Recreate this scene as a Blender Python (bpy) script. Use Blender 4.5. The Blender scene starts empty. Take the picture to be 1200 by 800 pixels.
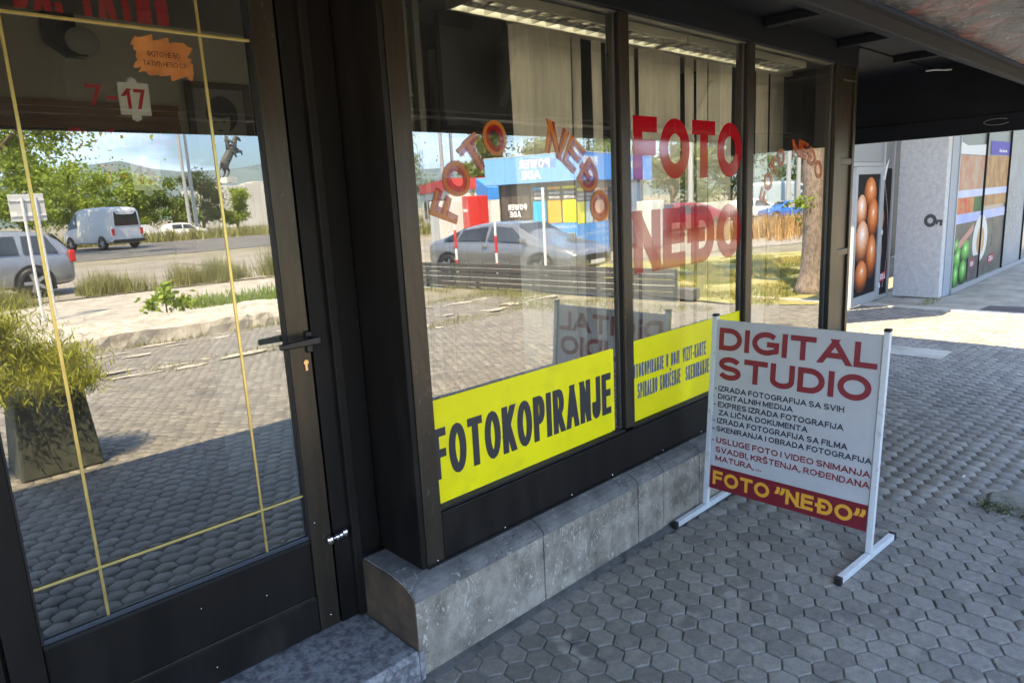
import bpy, bmesh, math, random
from mathutils import Vector, Matrix, noise
import numpy as np
random.seed(7); rng = np.random.default_rng(7)
sc = bpy.context.scene
COL = sc.collection

# ------------------------------------------------------------------ camera
YAW, PIT, ROLL = math.radians(43.554), math.radians(11.4245), math.radians(-2.955)
f = Vector((math.sin(YAW)*math.cos(PIT), math.cos(YAW)*math.cos(PIT), -math.sin(PIT)))
r = Vector((math.cos(YAW), -math.sin(YAW), 0)); u = r.cross(f)
r2 = r*math.cos(ROLL)+u*math.sin(ROLL); u2 = -r*math.sin(ROLL)+u*math.cos(ROLL)
cd = bpy.data.cameras.new("camera"); cam = bpy.data.objects.new("camera", cd); COL.objects.link(cam)
cam.matrix_world = Matrix(((r2.x,u2.x,-f.x,0),(r2.y,u2.y,-f.y,0),(r2.z,u2.z,-f.z,1.55),(0,0,0,1)))
cd.sensor_width = 36; cd.lens = 813.4/1200*36; cd.clip_start = .02; cd.clip_end = 5000
sc.camera = cam

# ------------------------------------------------------------------ sky, sun, exposure
TOSUN = Vector((-.45, .32, 1)).normalized()
w = bpy.data.worlds.new("World"); sc.world = w; w.use_nodes = True
nt = w.node_tree; nt.nodes.clear()
out = nt.nodes.new('ShaderNodeOutputWorld'); bg = nt.nodes.new('ShaderNodeBackground')
sky = nt.nodes.new('ShaderNodeTexSky'); sky.sky_type = 'NISHITA'; sky.sun_disc = False
sky.sun_elevation = math.asin(TOSUN.z); sky.sun_rotation = math.atan2(TOSUN.x, TOSUN.y)
sky.dust_density = 2.0; sky.air_density = 1.2
tc = nt.nodes.new('ShaderNodeTexCoord'); mp = nt.nodes.new('ShaderNodeMapping'); mp.inputs['Scale'].default_value = (1.5, 1.5, 5)
nz = nt.nodes.new('ShaderNodeTexNoise'); nz.inputs['Scale'].default_value = 2.4; nz.inputs['Detail'].default_value = 7
rp = nt.nodes.new('ShaderNodeValToRGB'); rp.color_ramp.elements[0].position = .47; rp.color_ramp.elements[1].position = .68
mx = nt.nodes.new('ShaderNodeMix'); mx.data_type = 'RGBA'; mx.inputs['B'].default_value = (11, 11.3, 11.8, 1)
L = nt.links.new
L(tc.outputs['Generated'], mp.inputs[0]); L(mp.outputs[0], nz.inputs['Vector']); L(nz.outputs['Fac'], rp.inputs[0])
L(rp.outputs[0], mx.inputs['Factor']); L(sky.outputs[0], mx.inputs['A']); tn = nt.nodes.new('ShaderNodeMix'); tn.data_type = 'RGBA'; tn.blend_type = 'MULTIPLY'; tn.inputs['Factor'].default_value = 1; tn.inputs['B'].default_value = (.78, .94, 1.20, 1)
L(mx.outputs['Result'], tn.inputs['A']); L(tn.outputs['Result'], bg.inputs[0])
bg.inputs[1].default_value = .098; L(bg.outputs[0], out.inputs[0])
sd = bpy.data.lights.new("sun", 'SUN'); sd.energy = 5.0; sd.angle = math.radians(.5); sd.color = (1, .80, .50)
so = bpy.data.objects.new("sun", sd); COL.objects.link(so); so.rotation_euler = (-TOSUN).to_track_quat('-Z', 'Y').to_euler(); so.location = (-5, 5, 12)
sc.view_settings.view_transform = 'Standard'; sc.view_settings.look = 'None'
sc.view_settings.exposure = 2.3; sc.view_settings.gamma = 1
sc.cycles.max_bounces = 10; sc.cycles.transparent_max_bounces = 16; sc.cycles.glossy_bounces = 6; sc.cycles.diffuse_bounces = 5
sc.cycles.sample_clamp_indirect = 6

# ------------------------------------------------------------------ materials
MATS = {}
def mat(name, col, rough=.6, metal=0, var=.0, scale=8, bump=0, bscale=None, col2=None, lo=.35, hi=.65, spec=.5, detail=6, coat=0, stretch=None, emis=None, objvar=0, island=False, trans=0, world=False):
    if name in MATS: return MATS[name]
    m = bpy.data.materials.new(name); m.use_nodes = True; n = m.node_tree; b = n.nodes['Principled BSDF']
    b.inputs['Roughness'].default_value = rough; b.inputs['Metallic'].default_value = metal
    b.inputs['Specular IOR Level'].default_value = spec; b.inputs['Coat Weight'].default_value = coat
    if emis: b.inputs['Emission Color'].default_value = (*emis[:3], 1); b.inputs['Emission Strength'].default_value = emis[3]
    c4 = (*col, 1)
    if col2 is None and var: col2 = tuple(min(1, max(0, c*(1-var))) for c in col); c4 = tuple(min(1, c*(1+var)) for c in col)+(1,)
    last = None
    if col2 is not None or bump:
        t = n.nodes.new('ShaderNodeTexCoord'); mpg = n.nodes.new('ShaderNodeMapping'); n.links.new(t.outputs['Object'], mpg.inputs[0])
        if stretch: mpg.inputs['Scale'].default_value = stretch
        if world: gp_ = n.nodes.new('ShaderNodeNewGeometry'); n.links.new(gp_.outputs['Position'], mpg.inputs[0])
        z = n.nodes.new('ShaderNodeTexNoise'); z.inputs['Scale'].default_value = scale; z.inputs['Detail'].default_value = detail; z.inputs['Roughness'].default_value = .65
        n.links.new(mpg.outputs[0], z.inputs['Vector'])
        if col2 is not None:
            ra = n.nodes.new('ShaderNodeValToRGB'); ra.color_ramp.elements[0].position = lo; ra.color_ramp.elements[1].position = hi
            ra.color_ramp.elements[0].color = (*col2, 1); ra.color_ramp.elements[1].color = c4
            n.links.new(z.outputs['Fac'], ra.inputs[0]); last = ra.outputs[0]
        if bump:
            z2 = n.nodes.new('ShaderNodeTexNoise'); z2.inputs['Scale'].default_value = bscale or scale*3; z2.inputs['Detail'].default_value = 5
            n.links.new(mpg.outputs[0], z2.inputs['Vector'])
            bp = n.nodes.new('ShaderNodeBump'); bp.inputs['Strength'].default_value = bump; bp.inputs['Distance'].default_value = .01
            n.links.new(z2.outputs['Fac'], bp.inputs['Height']); n.links.new(bp.outputs[0], b.inputs['Normal'])
    if objvar:
        if island:
            g = n.nodes.new('ShaderNodeNewGeometry'); src = g.outputs['Random Per Island']
        else:
            g = n.nodes.new('ShaderNodeObjectInfo'); src = g.outputs['Random']
        mr_ = n.nodes.new('ShaderNodeMapRange'); mr_.inputs[3].default_value = 1-objvar; mr_.inputs[4].default_value = 1+objvar
        n.links.new(src, mr_.inputs[0])
        h = n.nodes.new('ShaderNodeMix'); h.data_type = 'RGBA'; h.blend_type = 'MULTIPLY'; h.inputs['Factor'].default_value = 1
        if last: n.links.new(last, h.inputs['A'])
        else: h.inputs['A'].default_value = c4
        cc = n.nodes.new('ShaderNodeCombineColor')
        for i in range(3): n.links.new(mr_.outputs[0], cc.inputs[i])
        n.links.new(cc.outputs[0], h.inputs['B']); last = h.outputs['Result']
    if last: n.links.new(last, b.inputs['Base Color'])
    else: b.inputs['Base Color'].default_value = c4
    if trans:
        tb = n.nodes.new('ShaderNodeBsdfTranslucent'); ms = n.nodes.new('ShaderNodeMixShader'); ms.inputs[0].default_value = trans
        if last: n.links.new(last, tb.inputs[0])
        else: tb.inputs[0].default_value = c4
        o = n.nodes['Material Output']; n.links.new(b.outputs[0], ms.inputs[1]); n.links.new(tb.outputs[0], ms.inputs[2]); n.links.new(ms.outputs[0], o.inputs[0])
    MATS[name] = m; return m

def glass(name, base, tint=(.93, .96, .93), wave=.0, wscale=1.2, rough=0):
    m = bpy.data.materials.new(name); m.use_nodes = True; n = m.node_tree; n.nodes.clear()
    o = n.nodes.new('ShaderNodeOutputMaterial'); ms = n.nodes.new('ShaderNodeMixShader')
    tr = n.nodes.new('ShaderNodeBsdfTransparent'); tr.inputs[0].default_value = (*tint, 1)
    gl = n.nodes.new('ShaderNodeBsdfGlossy'); gl.inputs['Roughness'].default_value = rough; gl.inputs[0].default_value = (.97, .98, .97, 1)
    fr = n.nodes.new('ShaderNodeFresnel'); fr.inputs[0].default_value = 1.5
    mr_ = n.nodes.new('ShaderNodeMapRange'); mr_.inputs[3].default_value = base; mr_.inputs[4].default_value = 1
    n.links.new(fr.outputs[0], mr_.inputs[0]); n.links.new(mr_.outputs[0], ms.inputs[0])
    n.links.new(tr.outputs[0], ms.inputs[1]); n.links.new(gl.outputs[0], ms.inputs[2])
    df = n.nodes.new('ShaderNodeBsdfDiffuse'); df.inputs[0].default_value = (.6, .6, .56, 1); m2 = n.nodes.new('ShaderNodeMixShader'); t2 = n.nodes.new('ShaderNodeTexCoord')
    mq = n.nodes.new('ShaderNodeMapping'); mq.inputs['Scale'].default_value = (3, 3, 1.2); z2 = n.nodes.new('ShaderNodeTexNoise'); z2.inputs['Scale'].default_value = 2.2; z2.inputs['Detail'].default_value = 8; z2.inputs['Distortion'].default_value = 1.5
    q2 = n.nodes.new('ShaderNodeMapRange'); q2.inputs[1].default_value = .35; q2.inputs[2].default_value = .8; q2.inputs[3].default_value = .012; q2.inputs[4].default_value = .055
    n.links.new(t2.outputs['Object'], mq.inputs[0]); n.links.new(mq.outputs[0], z2.inputs['Vector']); n.links.new(z2.outputs['Fac'], q2.inputs[0]); n.links.new(q2.outputs[0], m2.inputs[0])
    n.links.new(ms.outputs[0], m2.inputs[1]); n.links.new(df.outputs[0], m2.inputs[2]); n.links.new(m2.outputs[0], o.inputs[0])
    if wave:
        t = n.nodes.new('ShaderNodeTexCoord'); z = n.nodes.new('ShaderNodeTexNoise'); z.inputs['Scale'].default_value = wscale; z.inputs['Detail'].default_value = 1
        bp = n.nodes.new('ShaderNodeBump'); bp.inputs['Strength'].default_value = wave; bp.inputs['Distance'].default_value = .01
        n.links.new(t.outputs['Object'], z.inputs['Vector']); n.links.new(z.outputs['Fac'], bp.inputs['Height']); n.links.new(bp.outputs[0], gl.inputs['Normal'])
    return m

M_GLASS = glass('shop glass', .29, wave=.05, wscale=1.0)
M_CARGLASS = mat('car glass', (.02, .025, .03), rough=.06, spec=.9)
M_FARGLASS = glass('far shop glass', .12, wave=.05)
M_BRONZE = mat('bronze aluminium', (.060, .049, .036), rough=.32, metal=.5, var=.18, scale=6, stretch=(3, 3, .5), bump=.04, bscale=40)
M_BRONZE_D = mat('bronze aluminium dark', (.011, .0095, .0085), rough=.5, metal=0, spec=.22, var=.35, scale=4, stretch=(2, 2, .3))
wear_and_glints(M_BRONZE_D, (.05, .048, .045), 120, .66, .72, 6, .45, .6) if 0 else None
M_RUBBER = mat('black rubber gasket', (.008, .008, .009), rough=.5)
M_CANOPY = mat('dark slate painted steel', (.007, .0095, .0155), spec=.3, rough=.65, var=.25, scale=3, stretch=(.4, 1.5, 3), bump=.06, bscale=12)
M_SOFFIT = mat('weathered plastic soffit', (.115, .108, .108), col2=(.07, .068, .07), rough=.3, scale=4, bump=1.0, bscale=24, lo=.3, hi=.7, detail=8)
M_STONE = mat('weathered stone slab', (.42, .375, .305), col2=(.17, .148, .115), rough=.75, scale=9, bump=.6, bscale=60, lo=.36, hi=.62, detail=12, stretch=(1, 1, .8))
def wear_and_glints(m, col, scale, lo, hi, big=3, blo=.4, bhi=.6, stretch=(1, 1, 1), world=False):
    n = m.node_tree; b = n.nodes['Principled BSDF']; lk = b.inputs['Base Color'].links; src = lk[0].from_socket if lk else None
    t = n.nodes.new('ShaderNodeTexCoord'); mpg = n.nodes.new('ShaderNodeMapping'); mpg.inputs['Scale'].default_value = stretch; n.links.new((n.nodes.new('ShaderNodeNewGeometry').outputs['Position'] if world else t.outputs['Object']), mpg.inputs[0])
    f_ = []
    for sc_, a, c_, det, dist in ((scale, lo, hi, 3, 2.5 if scale > 15 else .3), (big, blo, bhi, 4, 0)):
        z = n.nodes.new('ShaderNodeTexNoise'); z.inputs['Scale'].default_value = sc_; z.inputs['Detail'].default_value = det; z.inputs['Distortion'].default_value = dist
        n.links.new(mpg.outputs[0], z.inputs['Vector']); q = n.nodes.new('ShaderNodeMapRange'); q.inputs[1].default_value = a; q.inputs[2].default_value = c_; n.links.new(z.outputs['Fac'], q.inputs[0]); f_.append(q.outputs[0])
    mu = n.nodes.new('ShaderNodeMath'); mu.operation = 'MULTIPLY'; n.links.new(f_[0], mu.inputs[0]); n.links.new(f_[1], mu.inputs[1])
    h = n.nodes.new('ShaderNodeMix'); h.data_type = 'RGBA'; n.links.new(mu.outputs[0], h.inputs['Factor']); n.links.new(src, h.inputs['A']); h.inputs['B'].default_value = (*col, 1)
    n.links.new(h.outputs['Result'], b.inputs['Base Color'])
wear_and_glints(M_SOFFIT, (.26, .085, .07), 7, .47, .60, 2.2, .44, .56); wear_and_glints(M_SOFFIT, (.42, .40, .38), 34, .60, .68, 6, .45, .6)  # red patches are its own colour; pale flecks are painted glints
wear_and_glints(M_STONE, (.60, .56, .48), 26, .60, .66, 5, .42, .55, (1.6, 1.6, .8)); wear_and_glints(M_STONE, (.12, .11, .10), 60, .60, .68, 7, .45, .6)
M_STONETOP = mat('dark weathered stone capping', (.22, .215, .205), col2=(.10, .098, .095), rough=.75, spec=.25, scale=9, bump=.3, bscale=60, detail=9)
wear_and_glints(M_STONETOP, (.40, .39, .37), 22, .60, .66, 6, .45, .58); wear_and_glints(M_STONETOP, (.05, .05, .05), 40, .60, .68, 5, .45, .6)
M_STONEEND = mat('brown stained stone end', (.14, .092, .055), col2=(.05, .04, .03), rough=.6, scale=7, bump=.25, bscale=30)
M_GRANITE = mat('speckled granite step', (.33, .335, .34), col2=(.13, .13, .14), rough=.55, scale=38, bump=.12, bscale=90, lo=.4, hi=.6, detail=5)
M_GOLD = mat('brass glazing bar', (.78, .62, .22), rough=.28, metal=.75, var=.08, scale=20)
M_CHROME = mat('chrome', (.8, .8, .82), rough=.15, metal=1)
M_HANDLE = mat('black handle coating', (.012, .013, .015), rough=.35)
M_BRASS = mat('brass cylinder', (.75, .5, .25), rough=.3, metal=1)
M_YELLOW = mat('yellow film', (.95, .84, .002), rough=.42, var=.04, scale=5, spec=.35)
M_INK = mat('dark grey lettering', (.035, .036, .04), rough=.45)
M_INKB = mat('blue grey lettering', (.11, .14, .22), rough=.5)
M_REDW = mat('glossy red window film', (.40, .008, .016), rough=.06, spec=.5, coat=1)
M_REDW.node_tree.nodes['Principled BSDF'].inputs['IOR'].default_value = 1.85; M_REDW.node_tree.nodes['Principled BSDF'].inputs['Coat Weight'].default_value = 0
M_RED = mat('red film lettering', (.58, .012, .025), rough=.5, trans=.25)
M_DRED = mat('dark red lettering', (.235, .018, .03), rough=.4)
M_BAND = mat('dark red band', (.19, .008, .02), rough=.38)
wear_later = 1
M_SIGNY = mat('amber lettering', (.80, .39, .03), rough=.4)
M_BOARD = mat('grey white sign panel', (.50, .51, .52), rough=.35, var=.06, scale=3, bump=.02)
M_SIGNINK = mat('navy lettering', (.02, .02, .045), rough=.4)
M_ALU = mat('worn white painted steel', (.62, .64, .65), rough=.35, col2=(.42, .42, .41), scale=25, lo=.28, hi=.45, bump=.08)
M_CAP = mat('black plastic cap', (.012, .012, .013), rough=.5)
M_HOUSING = mat('cream lamp housing', (.62, .58, .46), rough=.5)
M_LOUVRE = mat('polished lamp louvre', (.55, .54, .50), rough=.2, metal=1)
M_TUBE = mat('fluorescent tube', (.9, .9, .85), rough=.4, emis=(1, .97, .88, 18))
M_BLIND = mat('beige fabric blind', (.60, .55, .46), rough=.85, var=.1, scale=20, stretch=(3, 3, .3), objvar=.12)
M_DARKPANEL = mat('dark grey panel', (.075, .08, .08), rough=.5, var=.15, scale=2)
M_INTWALL = mat('interior grey plaster', (.52, .47, .38), rough=.85, var=.06, scale=2)
M_INTDARK = mat('interior dark cladding', (.10, .095, .085), rough=.7, var=.1, scale=2)
M_WOOD = mat('brown varnished wood', (.30, .14, .055), rough=.4, col2=(.15, .065, .025), scale=6, stretch=(.6, 6, 8), lo=.3, hi=.7)
M_FLOORTILE = mat('interior floor tile', (.22, .21, .20), rough=.3, var=.1, scale=3)
M_PAVER = mat('grey hexagonal concrete paver', (.240, .224, .195), col2=(.145, .135, .118), rough=.7, scale=34, bump=.3, bscale=150, lo=.30, hi=.68, detail=9, objvar=.22, world=True)
M_PAVERS = mat('grey hexagonal concrete pavers', (.240, .224, .195), col2=(.145, .135, .118), rough=.7, scale=34, bump=.3, bscale=150, lo=.30, hi=.68, detail=9, objvar=.22, world=True, island=True)
for m_ in (M_PAVER, M_PAVERS):
    wear_and_glints(m_, (.45, .44, .41), 170, .61, .67, 25, .38, .6, world=True); wear_and_glints(m_, (.06, .058, .055), 90, .60, .68, 9, .45, .6, world=True)
    wear_and_glints(m_, (.10, .095, .09), 3.5, .54, .70, 1.1, .45, .65, world=True); wear_and_glints(m_, (.30, .28, .24), 9, .54, .66, 2.2, .45, .6, world=True)
M_SAND = mat('joint sand', (.30, .29, .26), col2=(.05, .05, .05), rough=.9, scale=2.5, lo=.4, hi=.62, detail=6)
M_CONC = mat('pale concrete', (.46, .43, .37), col2=(.27, .25, .21), rough=.85, scale=3, bump=.5, bscale=30, detail=9)
M_CONCW = mat('broken white concrete', (.56, .52, .44), col2=(.30, .27, .22), rough=.9, scale=5, bump=.8, bscale=22, detail=9)
M_ASPH = mat('worn asphalt', (.15, .145, .14), col2=(.09, .09, .09), rough=.9, scale=.8, bump=.2, bscale=30, detail=9)
M_ASPHL = mat('bleached asphalt', (.30, .275, .235), col2=(.19, .175, .15), rough=.9, scale=.6, bump=.2, bscale=30, detail=9)
M_GROUND = mat('dusty ground', (.27, .245, .19), col2=(.16, .15, .10), rough=.95, scale=.5, bump=.2, bscale=5, detail=9)
wear_and_glints(M_BOARD, (.33, .33, .31), 5, .54, .72, 2, .4, .65); wear_and_glints(M_BRONZE_D, (.032, .028, .023), 7, .48, .72, 2, .4, .62, (1, 1, .4)); wear_and_glints(M_BRONZE, (.13, .12, .10), 70, .64, .70, 4, .48, .6, (1, 1, .3)); wear_and_glints(M_YELLOW, (.80, .72, .01), 6, .52, .72, 2, .42, .65)
M_KERB = mat('pale kerb stone', (.52, .50, .44), col2=(.36, .34, .30), rough=.8, scale=8, bump=.3)

# ------------------------------------------------------------------ builders
def rot(ax, a): return Matrix.Rotation(a, 4, ax)
class MB:
    def __init__(s): s.v = []; s.f = []
    def add(s, vs, fs, m=None):
        o = len(s.v)
        s.v += [tuple(m @ Vector(v)) if m is not None else tuple(v) for v in vs]
        s.f += [tuple(i+o for i in q) for q in fs]; return s
    def box(s, x0, x1, y0, y1, z0, z1, m=None):
        vs = [(x0,y0,z0),(x1,y0,z0),(x1,y1,z0),(x0,y1,z0),(x0,y0,z1),(x1,y0,z1),(x1,y1,z1),(x0,y1,z1)]
        return s.add(vs, [(0,3,2,1),(4,5,6,7),(0,1,5,4),(1,2,6,5),(2,3,7,6),(3,0,4,7)], m)
    def cyl(s, p0, p1, ra, rb=None, n=12, cap=True, m=None):
        rb = ra if rb is None else rb
        p0 = Vector(p0); p1 = Vector(p1); d = (p1-p0).normalized(); a = d.orthogonal().normalized(); b = d.cross(a)
        vs = [p0+(a*math.cos(t)+b*math.sin(t))*ra for t in [2*math.pi*i/n for i in range(n)]]
        vs += [p1+(a*math.cos(t)+b*math.sin(t))*rb for t in [2*math.pi*i/n for i in range(n)]]
        fs = [(i, (i+1)%n, n+(i+1)%n, n+i) for i in range(n)]
        if cap: fs += [tuple(range(n))[::-1], tuple(range(n, 2*n))]
        return s.add(vs, fs, m)
    def tube(s, pts, rad, n=8):
        P_ = [Vector(p) for p in pts]; m_ = len(P_); rd = list(rad) if isinstance(rad, (list, tuple)) else [rad]*m_; o = len(s.v); a = None
        for i in range(m_):
            d = (P_[min(i+1, m_-1)]-P_[max(i-1, 0)]).normalized(); a = d.orthogonal().normalized() if a is None else (a-d*a.dot(d)).normalized(); b = d.cross(a)
            for k_ in range(n): t = 2*math.pi*k_/n; s.v.append(tuple(P_[i]+(a*math.cos(t)+b*math.sin(t))*rd[i]))
        for i in range(m_-1):
            for k_ in range(n): s.f.append((o+i*n+k_, o+i*n+(k_+1) % n, o+(i+1)*n+(k_+1) % n, o+(i+1)*n+k_))
        s.f += [tuple(o+k_ for k_ in range(n))[::-1], tuple(o+(m_-1)*n+k_ for k_ in range(n))]
        return s
    def sphere(s, c, rx, ry=None, rz=None, n=12, k=8, m=None):
        ry = rx if ry is None else ry; rz = rx if rz is None else rz
        vs = []; fs = []
        for j in range(k+1):
            ph = math.pi*j/k
            for i in range(n):
                t = 2*math.pi*i/n; vs.append((c[0]+rx*math.sin(ph)*math.cos(t), c[1]+ry*math.sin(ph)*math.sin(t), c[2]+rz*math.cos(ph)))
        for j in range(k):
            for i in range(n): fs.append((j*n+i, (j+1)*n+i, (j+1)*n+(i+1)%n, j*n+(i+1)%n))
        return s.add(vs, fs, m)
    def prism(s, poly, d0, d1, axis='x', m=None):
        n = len(poly)
        def P(a, b, d): return {'x': (d, a, b), 'y': (a, d, b), 'z': (a, b, d)}[axis]
        vs = [P(a, b, d0) for a, b in poly]+[P(a, b, d1) for a, b in poly]
        fs = [(i, (i+1)%n, n+(i+1)%n, n+i) for i in range(n)]+[tuple(range(n))[::-1], tuple(range(n, 2*n))]
        return s.add(vs, fs, m)
    def obj(s, name, m, parent=None, smooth=False, bevel=0, seg=2):
        me = bpy.data.meshes.new(name); me.from_pydata(s.v, [], s.f); me.update()
        bm = bmesh.new(); bm.from_mesh(me); bmesh.ops.recalc_face_normals(bm, faces=bm.faces[:]); bm.to_mesh(me); bm.free()
        me.materials.append(m)
        o = bpy.data.objects.new(name, me); COL.objects.link(o)
        if parent is not None: o.parent = parent
        if smooth: me.polygons.foreach_set('use_smooth', [True]*len(me.polygons))
        if bevel:
            b = o.modifiers.new('bevel', 'BEVEL'); b.width = bevel; b.segments = seg; b.limit_method = 'ANGLE'; b.angle_limit = math.radians(40)
        return o
def box(name, m, x0, x1, y0, y1, z0, z1, parent=None, bevel=0): return MB().box(x0, x1, y0, y1, z0, z1).obj(name, m, parent, bevel=bevel)
def tag(o, label=None, cat=None, group=None, kind=None):
    if label: o['label'] = label
    if cat: o['category'] = cat
    if group: o['group'] = group
    if kind: o['kind'] = kind
    return o
def thing(name, label, cat, loc=(0, 0, 0), rz=0, group=None):
    o = bpy.data.objects.new(name, None); COL.objects.link(o); o.location = loc; o.rotation_euler = (0, 0, rz); o.empty_display_size = .1
    return tag(o, label, cat, group)
def np_mesh(name, V, F, m, parent=None, smooth=False):
    """V (n,3); F (k,q) index array with equal-size polygons"""
    me = bpy.data.meshes.new(name); V = np.asarray(V, dtype=np.float32); F = np.asarray(F, dtype=np.int32); q = F.shape[1]
    me.vertices.add(len(V)); me.vertices.foreach_set('co', V.ravel())
    me.loops.add(F.size); me.loops.foreach_set('vertex_index', F.ravel())
    me.polygons.add(len(F)); me.polygons.foreach_set('loop_start', np.arange(0, F.size, q, dtype=np.int32)); me.polygons.foreach_set('loop_total', np.full(len(F), q, dtype=np.int32))
    me.update(calc_edges=True); me.validate(); me.materials.append(m)
    o = bpy.data.objects.new(name, me); COL.objects.link(o)
    if parent is not None: o.parent = parent
    if smooth: me.polygons.foreach_set('use_smooth', [True]*len(me.polygons))
    return o
DEP = None
def text(s, o0, U, W, w, h, m, name='lettering', parent=None, bold=.03, depth=.0006, arc=None, sp=1.0):
    """lettering filling the w x h box whose lower left corner is o0, along unit vectors U (reading) and W (up)"""
    cu = bpy.data.curves.new(name, 'FONT'); cu.body = s; cu.offset = bold; cu.resolution_u = 3; cu.space_character = sp
    t = bpy.data.objects.new('tmp', cu); COL.objects.link(t)
    dg = bpy.context.evaluated_depsgraph_get(); me = bpy.data.meshes.new_from_object(t.evaluated_get(dg))
    bpy.data.objects.remove(t)
    n = len(me.vertices); co = np.zeros(n*3, dtype=np.float32); me.vertices.foreach_get('co', co); co = co.reshape(-1, 3)
    lo = co.min(0); hi = co.max(0); a = (co[:, 0]-lo[0])/(hi[0]-lo[0]); b = (co[:, 1]-lo[1])/(hi[1]-lo[1])
    U = Vector(U).normalized(); W = Vector(W).normalized(); N = U.cross(W); o0 = Vector(o0)
    if arc:   # bend on a circle: arc = (radius, start angle, end angle), o0 = centre
        R, a0, a1 = arc; th = a0+(a1-a0)*a; rr = R+b*h
        x = rr*np.cos(th); y = rr*np.sin(th)
    else: x = a*w; y = b*h
    P = np.array(o0)[None, :]+x[:, None]*np.array(U)[None, :]+y[:, None]*np.array(W)[None, :]+depth*np.array(N)[None, :]
    me.vertices.foreach_set('co', P.astype(np.float32).ravel()); me.update()
    me.materials.clear(); me.materials.append(m); me.name = name
    ob = bpy.data.objects.new(name, me); COL.objects.link(ob)
    if parent is not None: ob.parent = parent
    return ob

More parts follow.
